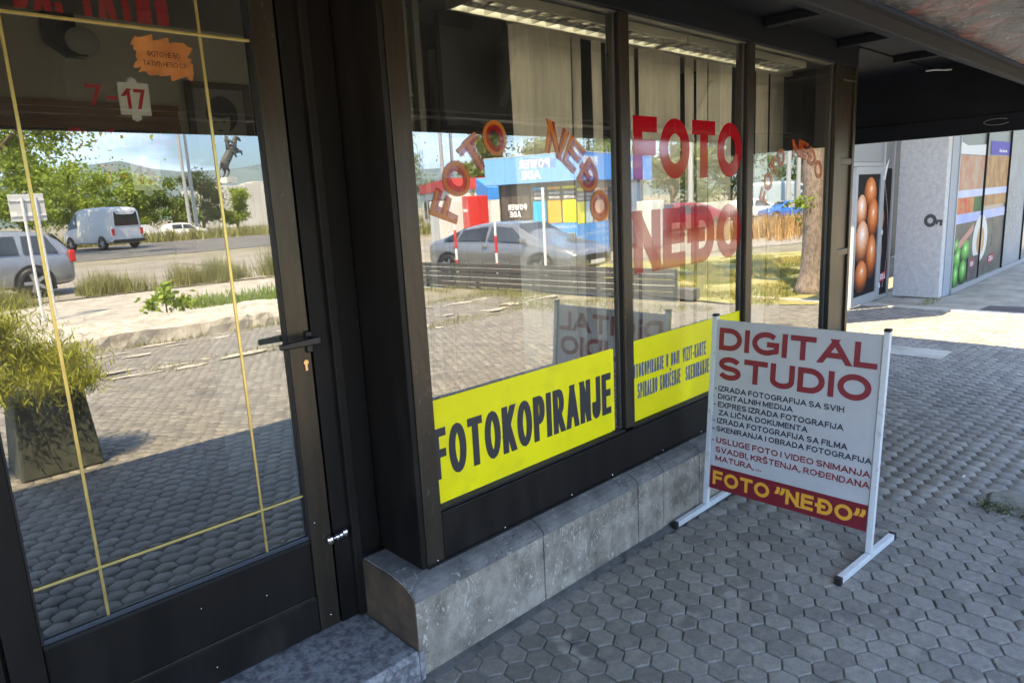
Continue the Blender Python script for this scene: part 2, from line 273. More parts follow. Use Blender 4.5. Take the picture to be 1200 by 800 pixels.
# ------------------------------------------------------------------ bold sans letters drawn from strokes
def _arc(cx, cy, rx, ry, a0, a1, n=9): return [(cx+rx*math.cos(math.radians(a0+(a1-a0)*i/(n-1))), cy+ry*math.sin(math.radians(a0+(a1-a0)*i/(n-1)))) for i in range(n)]
def _ring(w, x0=0, y0=0, y1=1):
    return _arc(x0+w/2, (y0+y1)/2, w/2, (y1-y0)/2, 90, 450, 25)
_D = [[(0, 0), (0, 1)]+_arc(.28, .5, .34, .5, 90, -90, 11)+[(0, 0)]]
_S = [_arc(.29, .74, .29, .26, 20, 180, 9)+_arc(.29, .74, .29, .24, 200, 270, 4)[:-1]+_arc(.30, .26, .30, .24, 90, 0, 5)+_arc(.30, .26, .30, .26, -10, -165, 10)]
_O = [_ring(.74)]
GL = {
 'A': (.72, [[(0, 0), (.36, 1), (.72, 0)], [(.14, .30), (.58, .30)]]), 'B': (.56, [[(0, 0), (0, 1)]+_arc(.3, .765, .22, .235, 90, -90, 7)+[(.0, .53)], [(.1, .53)]+_arc(.30, .265, .26, .265, 90, -90, 7)+[(0, 0)]]),
 'C': (.66, [_arc(.36, .5, .36, .5, 40, 320, 17)]), 'D': (.62, _D), 'E': (.50, [[(.5, 0), (0, 0), (0, 1), (.5, 1)], [(0, .53), (.46, .53)]]), 'F': (.46, [[(0, 0), (0, 1), (.46, 1)], [(0, .51), (.42, .51)]]),
 'G': (.70, [_arc(.37, .5, .37, .5, 45, 300, 16)+[(.70, .14), (.70, .47), (.40, .47)]]), 'H': (.58, [[(0, 0), (0, 1)], [(.58, 0), (.58, 1)], [(0, .53), (.58, .53)]]), 'I': (0, [[(0, 0), (0, 1)]]),
 'J': (.40, [[(.40, 1), (.40, .26)]+_arc(.2, .22, .2, .22, 0, -180, 9)+[(0, .30)]]), 'K': (.58, [[(0, 0), (0, 1)], [(.56, 1), (.06, .44)], [(.22, .58), (.58, 0)]]), 'L': (.46, [[(0, 1), (0, 0), (.46, 0)]]),
 'M': (.70, [[(0, 0), (0, 1), (.35, .18), (.70, 1), (.70, 0)]]), 'N': (.58, [[(0, 0), (0, 1), (.58, 0), (.58, 1)]]), 'O': (.74, _O), 'P': (.52, [[(0, 0), (0, 1)]+_arc(.28, .72, .24, .28, 90, -90, 8)+[(0, .44)]]),
 'R': (.58, [[(0, 0), (0, 1)]+_arc(.30, .73, .24, .27, 90, -90, 8)+[(0, .46)], [(.28, .46), (.58, 0)]]), 'S': (.60, _S), 'T': (.60, [[(0, 1), (.6, 1)], [(.3, 1), (.3, 0)]]), 'U': (.58, [[(0, 1), (0, .28)]+_arc(.29, .28, .29, .28, 180, 360, 11)+[(.58, 1)]]),
 'V': (.66, [[(0, 1), (.33, 0), (.66, 1)]]), 'W': (1.0, [[(0, 1), (.25, 0), (.5, .95), (.75, 0), (1, 1)]]), 'X': (.6, [[(0, 0), (.6, 1)], [(0, 1), (.6, 0)]]), 'Z': (.54, [[(0, 1), (.54, 1), (0, 0), (.54, 0)]]),
 'Đ': (.74, [[(x+.12, y) for x, y in _D[0]], [(-.02, .5), (.36, .5)]]), 'Č': (.66, [_arc(.36, .5, .36, .5, 40, 320, 17), [(.20, 1.36), (.36, 1.20), (.52, 1.36)]]), 'Š': (.60, _S+[[(.14, 1.36), (.30, 1.20), (.46, 1.36)]]),
 'Ć': (.66, [_arc(.36, .5, .36, .5, 40, 320, 17), [(.30, 1.18), (.46, 1.36)]]), '-': (.26, [[(0, .36), (.26, .36)]]), ',': (.04, [[(.04, .03), (-.02, -.16)]]), '.': (.0, [[(0, 0), (0, .02)]]), '”': (.30, [[(.05, 1), (.05, .86), (-.02, .66)], [(.34, 1), (.34, .86), (.27, .66)]]),
 '1': (.26, [[(0, .74), (.26, 1), (.26, 0)]]), '7': (.50, [[(0, 1), (.5, 1), (.18, 0)]]), '5': (.52, [[(.48, 1), (.10, 1), (.04, .54)]+_arc(.26, .32, .26, .30, 130, -150, 13)]),
 'Л': (.60, [[(0, 0), (.12, .16), (.16, 1), (.60, 1), (.60, 0)]]), 'И': (.58, [[(0, 1), (0, 0), (.58, 1), (.58, 0)]]), 'Ћ': (.62, [[(0, 1), (.50, 1)], [(.2, 1), (.2, 0)], [(.2, .46)]+_arc(.41, .36, .21, .22, 120, 0, 6)+[(.62, 0)]]),
 'Ђ': (.66, [[(0, 1), (.50, 1)], [(.2, 1), (.2, 0)], [(.2, .50)]+_arc(.43, .38, .22, .22, 120, 0, 6)+_arc(.43, .16, .22, .2, 0, -90, 4)]), 'Ф': (.78, [_ring(.78, 0, .2, .84), [(.39, 0), (.39, 1.04)]]),
}
for a_, b_ in zip('АВЕНОСТРМ', 'ABEHOCTPM'): GL[a_] = GL[b_]
def strokes(s, o0, U, W, w, h, m, name='lettering', parent=None, T=.19, gap=.42, lift=.0, arc=None):
    """bold letters filling w x h; T stroke thickness relative to h; gap letter gap relative to T"""
    T = T*h; n = len([c for c in s if c != ' ']); spw = .30*h
    tot = sum(GL[c][0] for c in s if c != ' '); gaps = 0
    for i in range(len(s)-1): gaps += spw if s[i] == ' ' else gap*T
    sx = (w-n*T-gaps)/max(tot, .01)
    if sx < .18*h:
        k_ = .8; 
        while sx < .18*h and k_ > .3: sx = (w-n*T*k_-gaps*k_)/max(tot, .01); k_ -= .1
        Tx = T*(k_+.1); gs = k_+.1
    else: Tx = T; gs = 1
    U = Vector(U).normalized(); W = Vector(W).normalized(); N = U.cross(W); V = []; F = []; x = 0; li = 0; hh = h-T
    for c in s:
        if c == ' ': x += spw*gs; continue
        gw, pl_ = GL[c]
        for q0_ in pl_:
            P0 = [(x+Tx/2+px*sx, T/2+py*hh) for px, py in q0_]; P0 = [p_ for i_, p_ in enumerate(P0) if not i_ or math.hypot(p_[0]-P0[i_-1][0], p_[1]-P0[i_-1][1]) > 1e-6]
            def un(u_, v_):
                dx, dy = v_[0]-u_[0], v_[1]-u_[1]; l_ = math.hypot(dx, dy) or 1; return (dx/l_, dy/l_)
            pieces = [[P0[0]]]
            for i in range(1, len(P0)):
                pieces[-1].append(P0[i])
                if i < len(P0)-1:
                    d1 = un(P0[i-1], P0[i]); d2 = un(P0[i], P0[i+1])
                    if d1[0]*d2[0]+d1[1]*d2[1] < -.2: pieces.append([P0[i]])
            for P_ in pieces:
                li += 1; k0 = len(V); m_ = len(P_); closed = m_ > 3 and math.hypot(P_[0][0]-P_[-1][0], P_[0][1]-P_[-1][1]) < 1e-6
                for i in range(m_):
                    a = P_[i-1] if i else (P_[-2] if closed else None); b = P_[i+1] if i < m_-1 else (P_[1] if closed else None); p = P_[i]
                    if a is None or b is None:
                        d = un(p, b) if a is None else un(a, p); sg = -1 if a is None else 1
                        if c in 'CGSČĆŠ5': off = (-d[1]*Tx/2, d[0]*T/2); e_ = 0, 0
                        elif abs(d[1]) > .75*abs(d[0]): off = (-Tx/2/max(.5, abs(d[1]))*(1 if d[1] > 0 else -1), 0); e_ = d[0]/abs(d[1])*T/2*sg, (T/2 if d[1] > 0 else -T/2)*sg
                        else: off = (0, T/2/max(.6, abs(d[0]))*(1 if d[0] > 0 else -1)); e_ = (Tx/2*.98 if d[0] > 0 else -Tx/2*.98)*sg, 0
                    else:
                        n1 = un(a, p); n2 = un(p, b); nx_, ny_ = -(n1[1]+n2[1]), n1[0]+n2[0]; l_ = math.hypot(nx_, ny_) or 1; nx_ /= l_; ny_ /= l_
                        ms = min(1.6, 1/max(.3, -nx_*n1[1]+ny_*n1[0])); off = (nx_*Tx/2*ms, ny_*T/2*ms); e_ = 0, 0
                    for sd_ in (1, -1): V.append((p[0]+e_[0]+sd_*off[0], p[1]+e_[1]+sd_*off[1], (li % 6)+i*.1))
                for i in range(m_-1): F.append((k0+2*i, k0+2*i+1, k0+2*i+3, k0+2*i+2))
        x += gw*sx+Tx+gap*T*gs
    o0 = Vector(o0); L_ = []
    for a, b, l_ in V:
        if arc: R_, a0, a1 = arc; th = a0+(a1-a0)*a/w; q_ = Vector((math.cos(th)*(R_+b), math.sin(th)*(R_+b))); a, b = q_.x, q_.y
        L_.append(tuple(o0+U*a+W*b+N*(lift+.00013*l_)))
    me = bpy.data.meshes.new(name); me.from_pydata(L_, [], F); me.materials.append(m); me.update()
    ob = bpy.data.objects.new(name, me); COL.objects.link(ob)
    if parent is not None: ob.parent = parent
    return ob
X, Y, Z = Vector((1, 0, 0)), Vector((0, 1, 0)), Vector((0, 0, 1))

# ================================================================== THE SETTING
# ground sheets
def sheet(name, pts, z, m, kind='structure', parent=None):
    o = MB().add([(a, b, z) for a, b in pts], [tuple(range(len(pts)))]).obj(name, m, parent); 
    if parent is None: tag(o, kind=kind)
    return o
sheet('ground', [(-1500, -1500), (1500, -1500), (1500, 1500), (-1500, 1500)], -.03, M_GROUND)
pave = sheet('pavement', [(-3, -5.35), (8.0, -5.35), (8.0, -2.9), (9.42, .5), (9.42, 4.2), (4.93, 4.2), (4.93, 1.78), (-3, 1.78)], -.006, M_SAND)
sheet('concrete_path', [(-40, -12.6), (4.2, -12.6), (8.2, -12.2), (8.2, -7.1), (-40, -7.1)], -.012, M_CONC)
sheet('road', [(-200, -24.5), (8.5, -24.5), (9.2, -9.5), (8.6, -3.2), (9.8, -1.9), (12, -7.5), (19, -5.0), (60, 3), (200, 30), (200, -24.5)], -.016, M_ASPHL)
sheet('side_road', [(-40, -12.9), (8.2, -12.8), (8.6, -24.4), (-40, -24.4)], -.011, M_ASPHL)
sheet('far_road', [(-200, -47), (200, -47), (200, -29), (-200, -29)], -.014, M_ASPH)
sheet('far_pavement', [(9.42, -1.5), (9.42, 3.4), (30, 3.4), (30, -1.5)], -.008, M_CONC)
k = MB()
for i in range(12):
    yy = -1.3+i*.4
    if yy < 3.3: k.box(9.40+.0, 9.56, yy, yy+.392, -.02, .012)
tag(k.obj('kerb_strip', M_KERB, bevel=.004), kind='structure')

# hexagonal pavers
S = .0933; RR = S/math.sqrt(3)
a1 = Vector((S, 0)); a2 = Vector((S/2, -S*math.sqrt(3)/2))
def inpave(x, y):
    if y > 4.15 or y < -5.3 or x < -2.0 or x > 9.36: return False
    if x < 4.95 and y > 1.70: return False
    if x > 8.0 and y < .5 and x > 8.0+(y+2.9)*.41: return False
    if x > 8.0 and y < -2.9: return False
    return True
OFF = Vector((1.921, 1.591)); TH = math.radians(-1.8)
cells = []
for i in range(-170, 170):
    for j in range(-60, 90):
        p = a1*i+a2*j; p = Vector((p.x*math.cos(TH)-p.y*math.sin(TH), p.x*math.sin(TH)+p.y*math.cos(TH)))+OFF
        if inpave(p.x, p.y): cells.append((p.x, p.y))
Ri = cam.matrix_world.inverted()
def proj(x, y, z=0):
    q = Ri @ Vector((x, y, z)); 
    if q.z > -.05: return None
    return (600+813.4*q.x/-q.z, 400-813.4*q.y/-q.z, -q.z)
def seen(x, y):
    q = proj(x, y)
    return q and -5 < q[0] < 1205 and -5 < q[1] < 805 and y < 1.72
vis = [(proj(x, y)[2], x, y) for x, y in cells if seen(x, y) and x > 1.1]
vis.sort(); near = set((x, y) for _, x, y in vis[:298])
ang = [math.radians(30+60*i) for i in range(6)]
G = .0024
def hexv(ro): return [(math.cos(t+TH)*ro, math.sin(t+TH)*ro) for t in ang]
ot = hexv(RR-G); inn = hexv(RR-G-.0042)
base = np.array([(x, y, 0) for x, y in inn]+[(x, y, -.005) for x, y in ot]+[(x, y, -.014) for x, y in ot], dtype=np.float32)
fc = [(i, (i+1)%6, 6+(i+1)%6, 6+i) for i in range(6)]+[(6+i, 6+(i+1)%6, 12+(i+1)%6, 12+i) for i in range(6)]
fc = [(a, d, c, b) for a, b, c, d in fc]
def tilt(x, y):
    h = noise.noise(Vector((x*.7, y*.7, 3)))*.006
    return h+random.uniform(-.0016, .0016), random.uniform(-.012, .012), random.uniform(-.012, .012)
pm = bpy.data.meshes.new('paver'); pm.from_pydata(base.tolist(), [], [(0, 1, 2, 3, 4, 5)]+fc); pm.materials.append(M_PAVER); pm.update()
AV = []; AF = []; cnt = 0
for x, y in cells:
    z, tx, ty = tilt(x, y)
    if (x, y) in near:
        o = bpy.data.objects.new('paver', pm); COL.objects.link(o); o.parent = pave; o.location = (x, y, z); o.rotation_euler = (tx*1.3, ty*1.3, random.uniform(-.02, .02))
    else:
        V = base.copy(); V[:, 2] += z+V[:, 0]*tx+V[:, 1]*ty; V[:, 0] += x; V[:, 1] += y
        AV.append(V); o_ = cnt*18
        # equal-size polygons: split hexagon into 2 quads
        AF += [(o_, o_+1, o_+2, o_+3), (o_, o_+3, o_+4, o_+5)]+[tuple(o_+i for i in q) for q in fc]; cnt += 1
tag(np_mesh('pavers', np.concatenate(AV), AF, M_PAVERS, pave), kind='stuff')
# concrete filler slab let into the pavers, dark strip of the far pavement
box('concrete_slab', M_CONC, 6.76, 7.13, 1.69, 2.19, -.02, .008, pave, bevel=.004)
sheet('asphalt_patch', [(9.68, 2.05), (10.02, 2.02), (10.3, .2), (9.6, .2)], -.002, mat('dark patch', (.09, .075, .08), rough=.9, var=.2, scale=6))

# cement mortar fillet along the plinth
tag(MB().prism([(1.692, -.01), (1.712, .006), (1.735, .018), (1.735, -.01)], 1.15, 4.9, 'x').obj('cement_fillet', mat('dirty mortar', (.09, .088, .082), rough=.9, var=.4, scale=12, bump=.6, bscale=40)), kind='structure')

# patches of broken pale concrete in the plaza
def blob(cx, cy, rx, ry, z, seed, n=26):
    pts = []
    for i in range(n):
        t = 2*math.pi*i/n; k_ = 1+.38*noise.noise(Vector((math.cos(t)*1.7+seed, math.sin(t)*1.7, seed)))
        pts.append((cx+rx*k_*math.cos(t), cy+ry*k_*math.sin(t), z))
    return pts
k = MB()
for i in range(34):
    x = rng.uniform(.4, 8.2); y = -3.5+.12*(x-3)*-.6+rng.normal(0, .24)
    P = blob(x, y, rng.uniform(.05, .26), rng.uniform(.02, .08), .004+.0006*i, i*3.1); k.add(P, [tuple(range(len(P)))])
for i in range(18):
    x = rng.uniform(.5, 7.6); y = -4.85+rng.normal(0, .18)
    P = blob(x, y, rng.uniform(.1, .35), rng.uniform(.03, .09), .004+.0006*i, i*2.1+50); k.add(P, [tuple(range(len(P)))])
tag(k.obj('concrete_rubble', M_CONCW), kind='structure')

# old raised kerb wall of rough concrete across the plaza
def rough_block(name, x0, x1, y0, y1, z1, m, nx=60, ny=14, amp=.035, parent=None):
    V = []; F = []
    prof = [(y1+.03, -.03), (y1+.015, z1*.45), (y1, z1*.9)]+[(y1+(y0-y1)*j/ny, z1) for j in range(1, ny)]+[(y0, z1*.9), (y0-.02, -.03)]
    for i in range(nx+1):
        x = x0+(x1-x0)*i/nx
        for a, b in prof:
            d = noise.noise(Vector((x*1.6, a*1.6, b*2)))*amp*1.6+noise.noise(Vector((x*7, a*7, b*7)))*amp
            V.append((x+d*.3, a+d, max(-.03, b+d*(.9 if b > 0 else 0))))
    q = len(prof)
    for i in range(nx):
        for j in range(q-1): F.append((i*q+j, i*q+j+1, (i+1)*q+j+1, (i+1)*q+j))
    F += [tuple(range(q))[::-1], tuple(nx*q+j for j in range(q))]
    return MB().add(V, F).obj(name, m, parent)
tag(rough_block('kerb_wall', -6, 6.2, -7.0, -5.45, .17, M_CONCW, 120), 'low crumbling pale concrete kerb wall reflected across the door glass', 'kerb wall')

# hills far behind
V = []; F = []; nh = 90
for i in range(nh+1):
    t = math.radians(-178+ i*176/nh); R = 950
    h = 46+26*noise.noise(Vector((i*.11, 1, 0)))+16*noise.noise(Vector((i*.35, 5, 0)))+(18 if i < 60 else 8)
    for j, (rr, hh) in enumerate([(R-120, -2), (R-60, h*.45), (R, h*.85), (R+60, h), (R+160, h*.8)]):
        hh2 = hh+ (6*noise.noise(Vector((i*.9, j*1.3, 9))) if j else 0); V.append((math.cos(t)*rr, math.sin(t)*rr, hh2))
for i in range(nh):
    for j in range(4): F.append((i*5+j, (i+1)*5+j, (i+1)*5+j+1, i*5+j+1))
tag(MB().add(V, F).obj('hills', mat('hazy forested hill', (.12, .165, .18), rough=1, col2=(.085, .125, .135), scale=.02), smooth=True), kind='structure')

# ================================================================== THE PHOTO SHOP
shop = thing('shop_building', 'dark bronze framed photo shop with three display windows above a stone plinth', 'shop', (2.9, 1.8, 0))
def P(o): o.parent = shop; o.matrix_parent_inverse = Matrix.Translation((-2.9, -1.8, 0)); return o
def sbox(name, m, *a, bevel=.003): return P(box(name, m, *a, bevel=bevel))
YF, YG = 1.80, 1.83
# structural frame
sbox('corner_post', M_BRONZE, 1.262, 1.336, YF, 1.875, .334, 2.27)
sbox('mullion', M_BRONZE, 2.392, 2.452, YF, 1.875, .53, 2.268)
sbox('mullion', M_BRONZE, 3.455, 3.520, YF, 1.875, .53, 2.268)
ep = sbox('end_post', M_BRONZE, 4.560, 4.88, YF+.012, 1.93, .334, 2.27)
for zz in [(.36, 1.10), (1.15, 1.66), (1.72, 2.22)]:
    pass
sbox('post_trim', M_BRONZE, 4.560, 4.665, YF-.002, YF+.011, .336, 2.268)
sbox('post_trim', M_BRONZE, 4.845, 4.882, YF-.002, YF+.011, .336, 2.268)
for zz in (.40, 1.11, 1.69, 2.2): sbox('post_rail', M_BRONZE, 4.667, 4.843, YF-.001, YF+.011, zz-.02, zz+.02)
sbox('sill_panel', M_BRONZE_D, 1.338, 4.558, YF+.002, 1.87, .336, .512)
for xa, xb in ((1.336, 2.392), (2.452, 3.455), (3.52, 4.56)):
    sbox('sill_gasket', M_RUBBER, xa, xb, YF+.008, 1.86, .514, .528, bevel=.002)
sbox('sill_flashing', M_BRONZE_D, 1.26, 4.88, YF-.006, YF+.001, .330, .343, bevel=.001)
sbox('window_head', M_CANOPY, 1.258, 4.90, YF+.004, 1.90, 2.272, 2.62)
sbox('head_trim', mat('bright aluminium trim', (.38, .37, .34), rough=.35, metal=.8), 1.336, 4.56, YG-.012, YG-.006, 2.262, 2.270, bevel=0)
# small fixing screws along the sill
for x_ in (1.30, 1.62, 2.0, 2.27, 2.66, 3.0): P(MB().sphere((x_, YF-.006, .352), .0035, n=8, k=5).obj('screw', M_CHROME))
# glass panes with gaskets
for xa, xb in ((1.336, 2.392), (2.452, 3.455), (3.52, 4.56)):
    P(MB().add([(xa, YG, .52), (xb, YG, .52), (xb, YG, 2.272), (xa, YG, 2.272)], [(0, 1, 2, 3)]).obj('glass_pane', M_GLASS))
    sbox('gasket', M_RUBBER, xa-.001, xa+.006, YF+.016, YG+.004, .53, 2.266, bevel=0)
    sbox('gasket', M_RUBBER, xb-.006, xb+.001, YF+.016, YG+.004, .53, 2.266, bevel=0)
    sbox('glazing_bead', mat('grey bead', (.16, .16, .15), rough=.35, metal=.6), xb-.012, xb-.0075, YG-.006, YG-.001, .53, 2.266, bevel=0)
# return of the window box next to the door, door frame
sbox('jamb_panel', M_BRONZE_D, 1.240, 1.260, YF+.002, 2.10, .338, 2.40)
sbox('door_frame', M_BRONZE_D, 1.056, 1.238, 2.052, 2.12, .125, 2.6)
sbox('door_frame', M_BRONZE_D, -.02, .120, 2.052, 2.12, .125, 2.6)
sbox('door_frame', M_BRONZE_D, .122, 1.054, 2.052, 2.12, 2.33, 2.6)
sbox('jamb_ridge', M_BRONZE_D, 1.118, 1.150, 2.030, 2.051, .128, 2.6)
sbox('jamb_flashing', M_BRONZE_D, 1.14, 1.262, 2.026, 2.040, .325, .345)
sbox('side_panel', M_BRONZE_D, -2.5, -.022, 2.06, 2.12, .125, 2.6)
# building behind: walls, roof, floor
sbox('end_wall', M_BRONZE_D, 4.80, 4.87, 1.932, 6.0, 0, 2.62)
sbox('back_wall', M_INTWALL, -2.5, 4.8, 5.6, 5.7, 0, 2.62)
sbox('left_wall', M_INTWALL, -2.6, -2.5, 2.06, 5.7, 0, 2.62)
sbox('ceiling', mat('interior ceiling', (.33, .31, .27), rough=.8), -2.6, 4.8, 1.905, 5.7, 2.42, 2.5)
sbox('shop_floor', M_FLOORTILE, -2.5, 4.8, 2.122, 5.6, .02, .11)
sbox('inner_sill', M_INTDARK, 1.262, 4.79, 1.877, 2.30, .50, .515)
sbox('inner_apron', M_INTDARK, 1.262, 4.79, 2.28, 2.30, .11, .498)
sbox('display_side', M_INTDARK, 1.262, 1.28, 1.90, 2.12, .52, 2.40)
sbox('roof', M_CANOPY, -3, 5.3, 1.92, 6.1, 2.63, 2.78)

# plinth of stone slabs with rounded top edge
prof = [(1.728, -.02), (1.728, .262), (1.729, .281), (1.734, .297), (1.746, .310), (1.765, .321), (1.80, .333), (1.86, .336), (1.86, -.02)]
xs = [1.150, 1.757, 2.368, 2.565, 2.878, 3.6, 4.3, 4.90]
for i in range(len(xs)-1):
    g = .0025; dx = random.uniform(-.003, .003)
    pr = [(y+dx if y < 1.8 else y, z) for y, z in prof]
    n = 1 if i else 1
    P(MB().prism(pr, xs[i]+(g if i else 0), xs[i+1]-g, 'x').obj('stone_slab', M_STONE, bevel=.002))
for i in range(len(xs)-1):
    g = .0025
    P(MB().prism([(1.7255, .286), (1.732, .3005), (1.745, .3135), (1.765, .3245), (1.80, .3365), (1.858, .339), (1.858, .334), (1.80, .331), (1.765, .319), (1.746, .308), (1.734, .294), (1.731, .284)], xs[i]+(g if i else 0)+.0005, xs[i+1]-g-.0005, 'x').obj('stone_capping', M_STONETOP))
# return slab of the plinth into the doorway
P(MB().prism([(1.86, -.02), (1.86, .336), (2.05, .336), (2.05, -.02)], 1.151, 1.262, 'x').obj('stone_slab', M_STONE))
P(MB().box(1.1525, 1.262, 1.8585, 2.049, .3365, .340).obj('stone_capping', M_STONETOP))
ep_ = [(1.7285, .03), (1.7285, .262), (1.731, .283), (1.737, .296), (1.75, .307), (1.77, .317), (1.80, .327), (1.86, .3355), (2.049, .3355), (2.049, .03)]
P(MB().prism(ep_, 1.146, 1.1505, 'x').obj('stone_end_face', M_STONEEND))
# doorstep
P(MB().prism([(1.720, 0), (1.720, .098), (1.727, .118), (2.07, .121), (2.07, 0)], -2.6, 1.144, 'x').obj('doorstep', M_GRANITE, bevel=.004))
P(MB().box(1.1448, 1.162, 1.720, 1.729, .0, .112).obj('doorstep_edge', M_GRANITE))

# ---- door
door = P(bpy.data.objects.new('door', None)); COL.objects.link(door)
def dbox(name, m, *a, bevel=.003): return box(name, m, *a, parent=door, bevel=bevel)
YD = 2.045
dbox('door_stile', M_BRONZE, .972, 1.046, YD, 2.10, .135, 2.325)
dbox('door_stile', M_BRONZE_D, .128, .205, YD, 2.10, .135, 2.325)
dbox('door_rail', M_BRONZE_D, .207, .970, YD+.001, 2.10, .135, .262)
dbox('door_rail', M_BRONZE_D, .207, .970, YD+.001, 2.10, 2.22, 2.325)
dbox('kick_panel', M_BRONZE_D, .207, .970, YD+.010, 2.09, .264, .462)
dbox('kick_panel_trim', M_BRONZE, .215, .962, YD+.004, YD+.009, .262, .268, bevel=.001)
for a in ((.207, .970, YD+.002, 2.09, .464, .474), (.966, .972, YD+.003, 2.09, .476, 2.22), (.205, .211, YD+.003, 2.09, .476, 2.22)):
    dbox('gasket', M_RUBBER, *a, bevel=.001)
dbox('glazing_bead', mat('blue grey bead', (.05, .06, .075), rough=.3), .211, .966, YD+.006, YD+.013, .475, .487, bevel=.001)
YDG = 2.062
MB().add([(.207, YDG, .476), (.970, YDG, .476), (.970, YDG, 2.222), (.207, YDG, 2.222)], [(0, 1, 2, 3)]).obj('glass_pane', M_GLASS, door)
for x_ in (.366, .826): dbox('glazing_bar', M_GOLD, x_-.0038, x_+.0038, YDG-.004, YDG-.0008, .484, 2.22, bevel=.001)
for z_ in (.630, 2.043): dbox('glazing_bar', M_GOLD, .211, .968, YDG-.0065, YDG-.0042, z_-.0038, z_+.0038, bevel=.001)
# lever handle
hd = MB().box(1.028, 1.050, YD-.012, YD-.0005, 1.105, 1.175).obj('handle_plate', M_HANDLE, door, bevel=.004)
hk = MB().cyl((1.040, YD-.012, 1.150), (1.040, YD-.058, 1.150), .010, n=14)
hk.prism([(.915, 1.139), (.915, 1.157), (1.0, 1.161), (1.052, 1.163), (1.052, 1.138), (1.0, 1.138)], YD-.066, YD-.050, 'y')
hk.obj('handle', M_HANDLE, door, bevel=.004)
dc = MB().cyl((1.022, YD-.006, 1.075), (1.022, YD, 1.075), .0085, n=14); dc.box(1.018, 1.026, YD-.005, YD, 1.048, 1.070); dc.obj('keyhole', M_BRASS, door)
# chrome latch between leaf and frame
lt = MB()
for x_, rr in ((1.036, .015), (1.062, .011), (1.076, .011), (1.094, .014)): lt.sphere((x_, YD-.012, .452+(x_-1.03)*.12), rr, .012, rr*1.15, n=14, k=8)
lt.cyl((1.034, YD-.010, .452), (1.098, YD-.010, .460), .0065); lt.obj('latch', M_CHROME, door, smooth=True)
for x_, z_ in ((.99, .53), (1.012, .18), (.6, .40), (.62, .19), (.8, .35)): MB().sphere((x_, YD-.0005, z_), .0022, n=6, k=4).obj('screw', M_CHROME, door)

# ---- canopy over the pavement
sbox('canopy_ceiling', M_CANOPY, -3.2, 6.40, .86, 1.798, 2.40, 2.46)
for x_ in (.78, 1.73, 2.68, 3.63, 4.58, 5.53): sbox('canopy_joist', M_CANOPY, x_-.03, x_+.03, .86, 1.797, 2.355, 2.398)
for x_ in (.78, 1.73, 2.68, 3.63, 4.58, 5.53):
    P(MB().prism([(.862, 2.04), (.862, 2.298), (1.02, 2.298)], x_-.028, x_+.028, 'x').obj('canopy_bracket', M_CANOPY, bevel=.002))
sbox('canopy_beam', M_CANOPY, -3.2, 6.36, .80, .858, 2.005, 2.47)
sbox('canopy_beam_lip', M_CANOPY, -3.2, 6.36, .788, .798, 1.985, 2.03)
sbox('end_beam', M_CANOPY, 6.40, 6.46, .10, 4.6, 1.872, 2.55)
sbox('end_beam_lip', M_CANOPY, 6.385, 6.398, .10, 4.6, 1.872, 2.0)
sbox('end_ceiling', M_CANOPY, 4.92, 6.39, 1.80, 4.6, 2.39, 2.45)
sbox('added_sun_cover', M_CANOPY, -3.2, 6.44, .0, 1.90, 2.472, 2.50)  # unseen roof added to stop sun leaking past the soffit edges
sbox('canopy_fascia', M_CANOPY, -3.2, 6.44, .02, .05, 2.0, 2.30)
# outer soffit, a crumpled weathered sheet
V = []; F = []; nx, ny = 190, 14
for i in range(nx+1):
    for j in range(ny+1):
        x = -3.2+9.58*i/nx; y = .052+(.786-.052)*j/ny
        kk_ = min(1, (.786-y)/.1); V.append((x, y, 2.055+.02*kk_+kk_*.022*noise.noise(Vector((x*6, y*9, 0)))+kk_*.012*noise.noise(Vector((x*17, y*17, 5)))))
for i in range(nx):
    for j in range(ny): F.append((i*(ny+1)+j, i*(ny+1)+j+1, (i+1)*(ny+1)+j+1, (i+1)*(ny+1)+j))
sf = P(np_mesh('soffit_sheet', V, F, M_SOFFIT, smooth=True))
# white arc shaped scuffs and cable clips on the canopy
def curve_tube(name, pts, rad, m, parent=None):
    o = MB().tube(pts, rad, 6).obj(name, m, parent, smooth=True); return o
pts = [(6.383, 1.34+.085*math.cos(t), 1.945+.022*math.sin(t)) for t in [math.radians(-150+i*22) for i in range(14)]]
P(curve_tube('white_scuff', pts, .003, mat('faded scuff', (.22, .22, .22), rough=.8)))
P(MB().tube([(5.9, 1.70, 2.32), (5.95, 1.66, 2.325), (6.0, 1.60, 2.32), (5.98, 1.56, 2.315)], .006, 6).obj('cable_clip', M_ALU))

# ---- lettering and films on the glass
yb = box('yellow_banner', M_YELLOW, 1.346, 2.322, 1.8275, 1.8285, .532, .904); tag(yb, 'yellow banner reading FOTOKOPIRANJE across the foot of the first window', 'banner')
strokes('FOTOKOPIRANJE', (1.338, 1.8270, .620), X, Z, .978, .182, M_INK, parent=yb, T=.165, gap=.30)
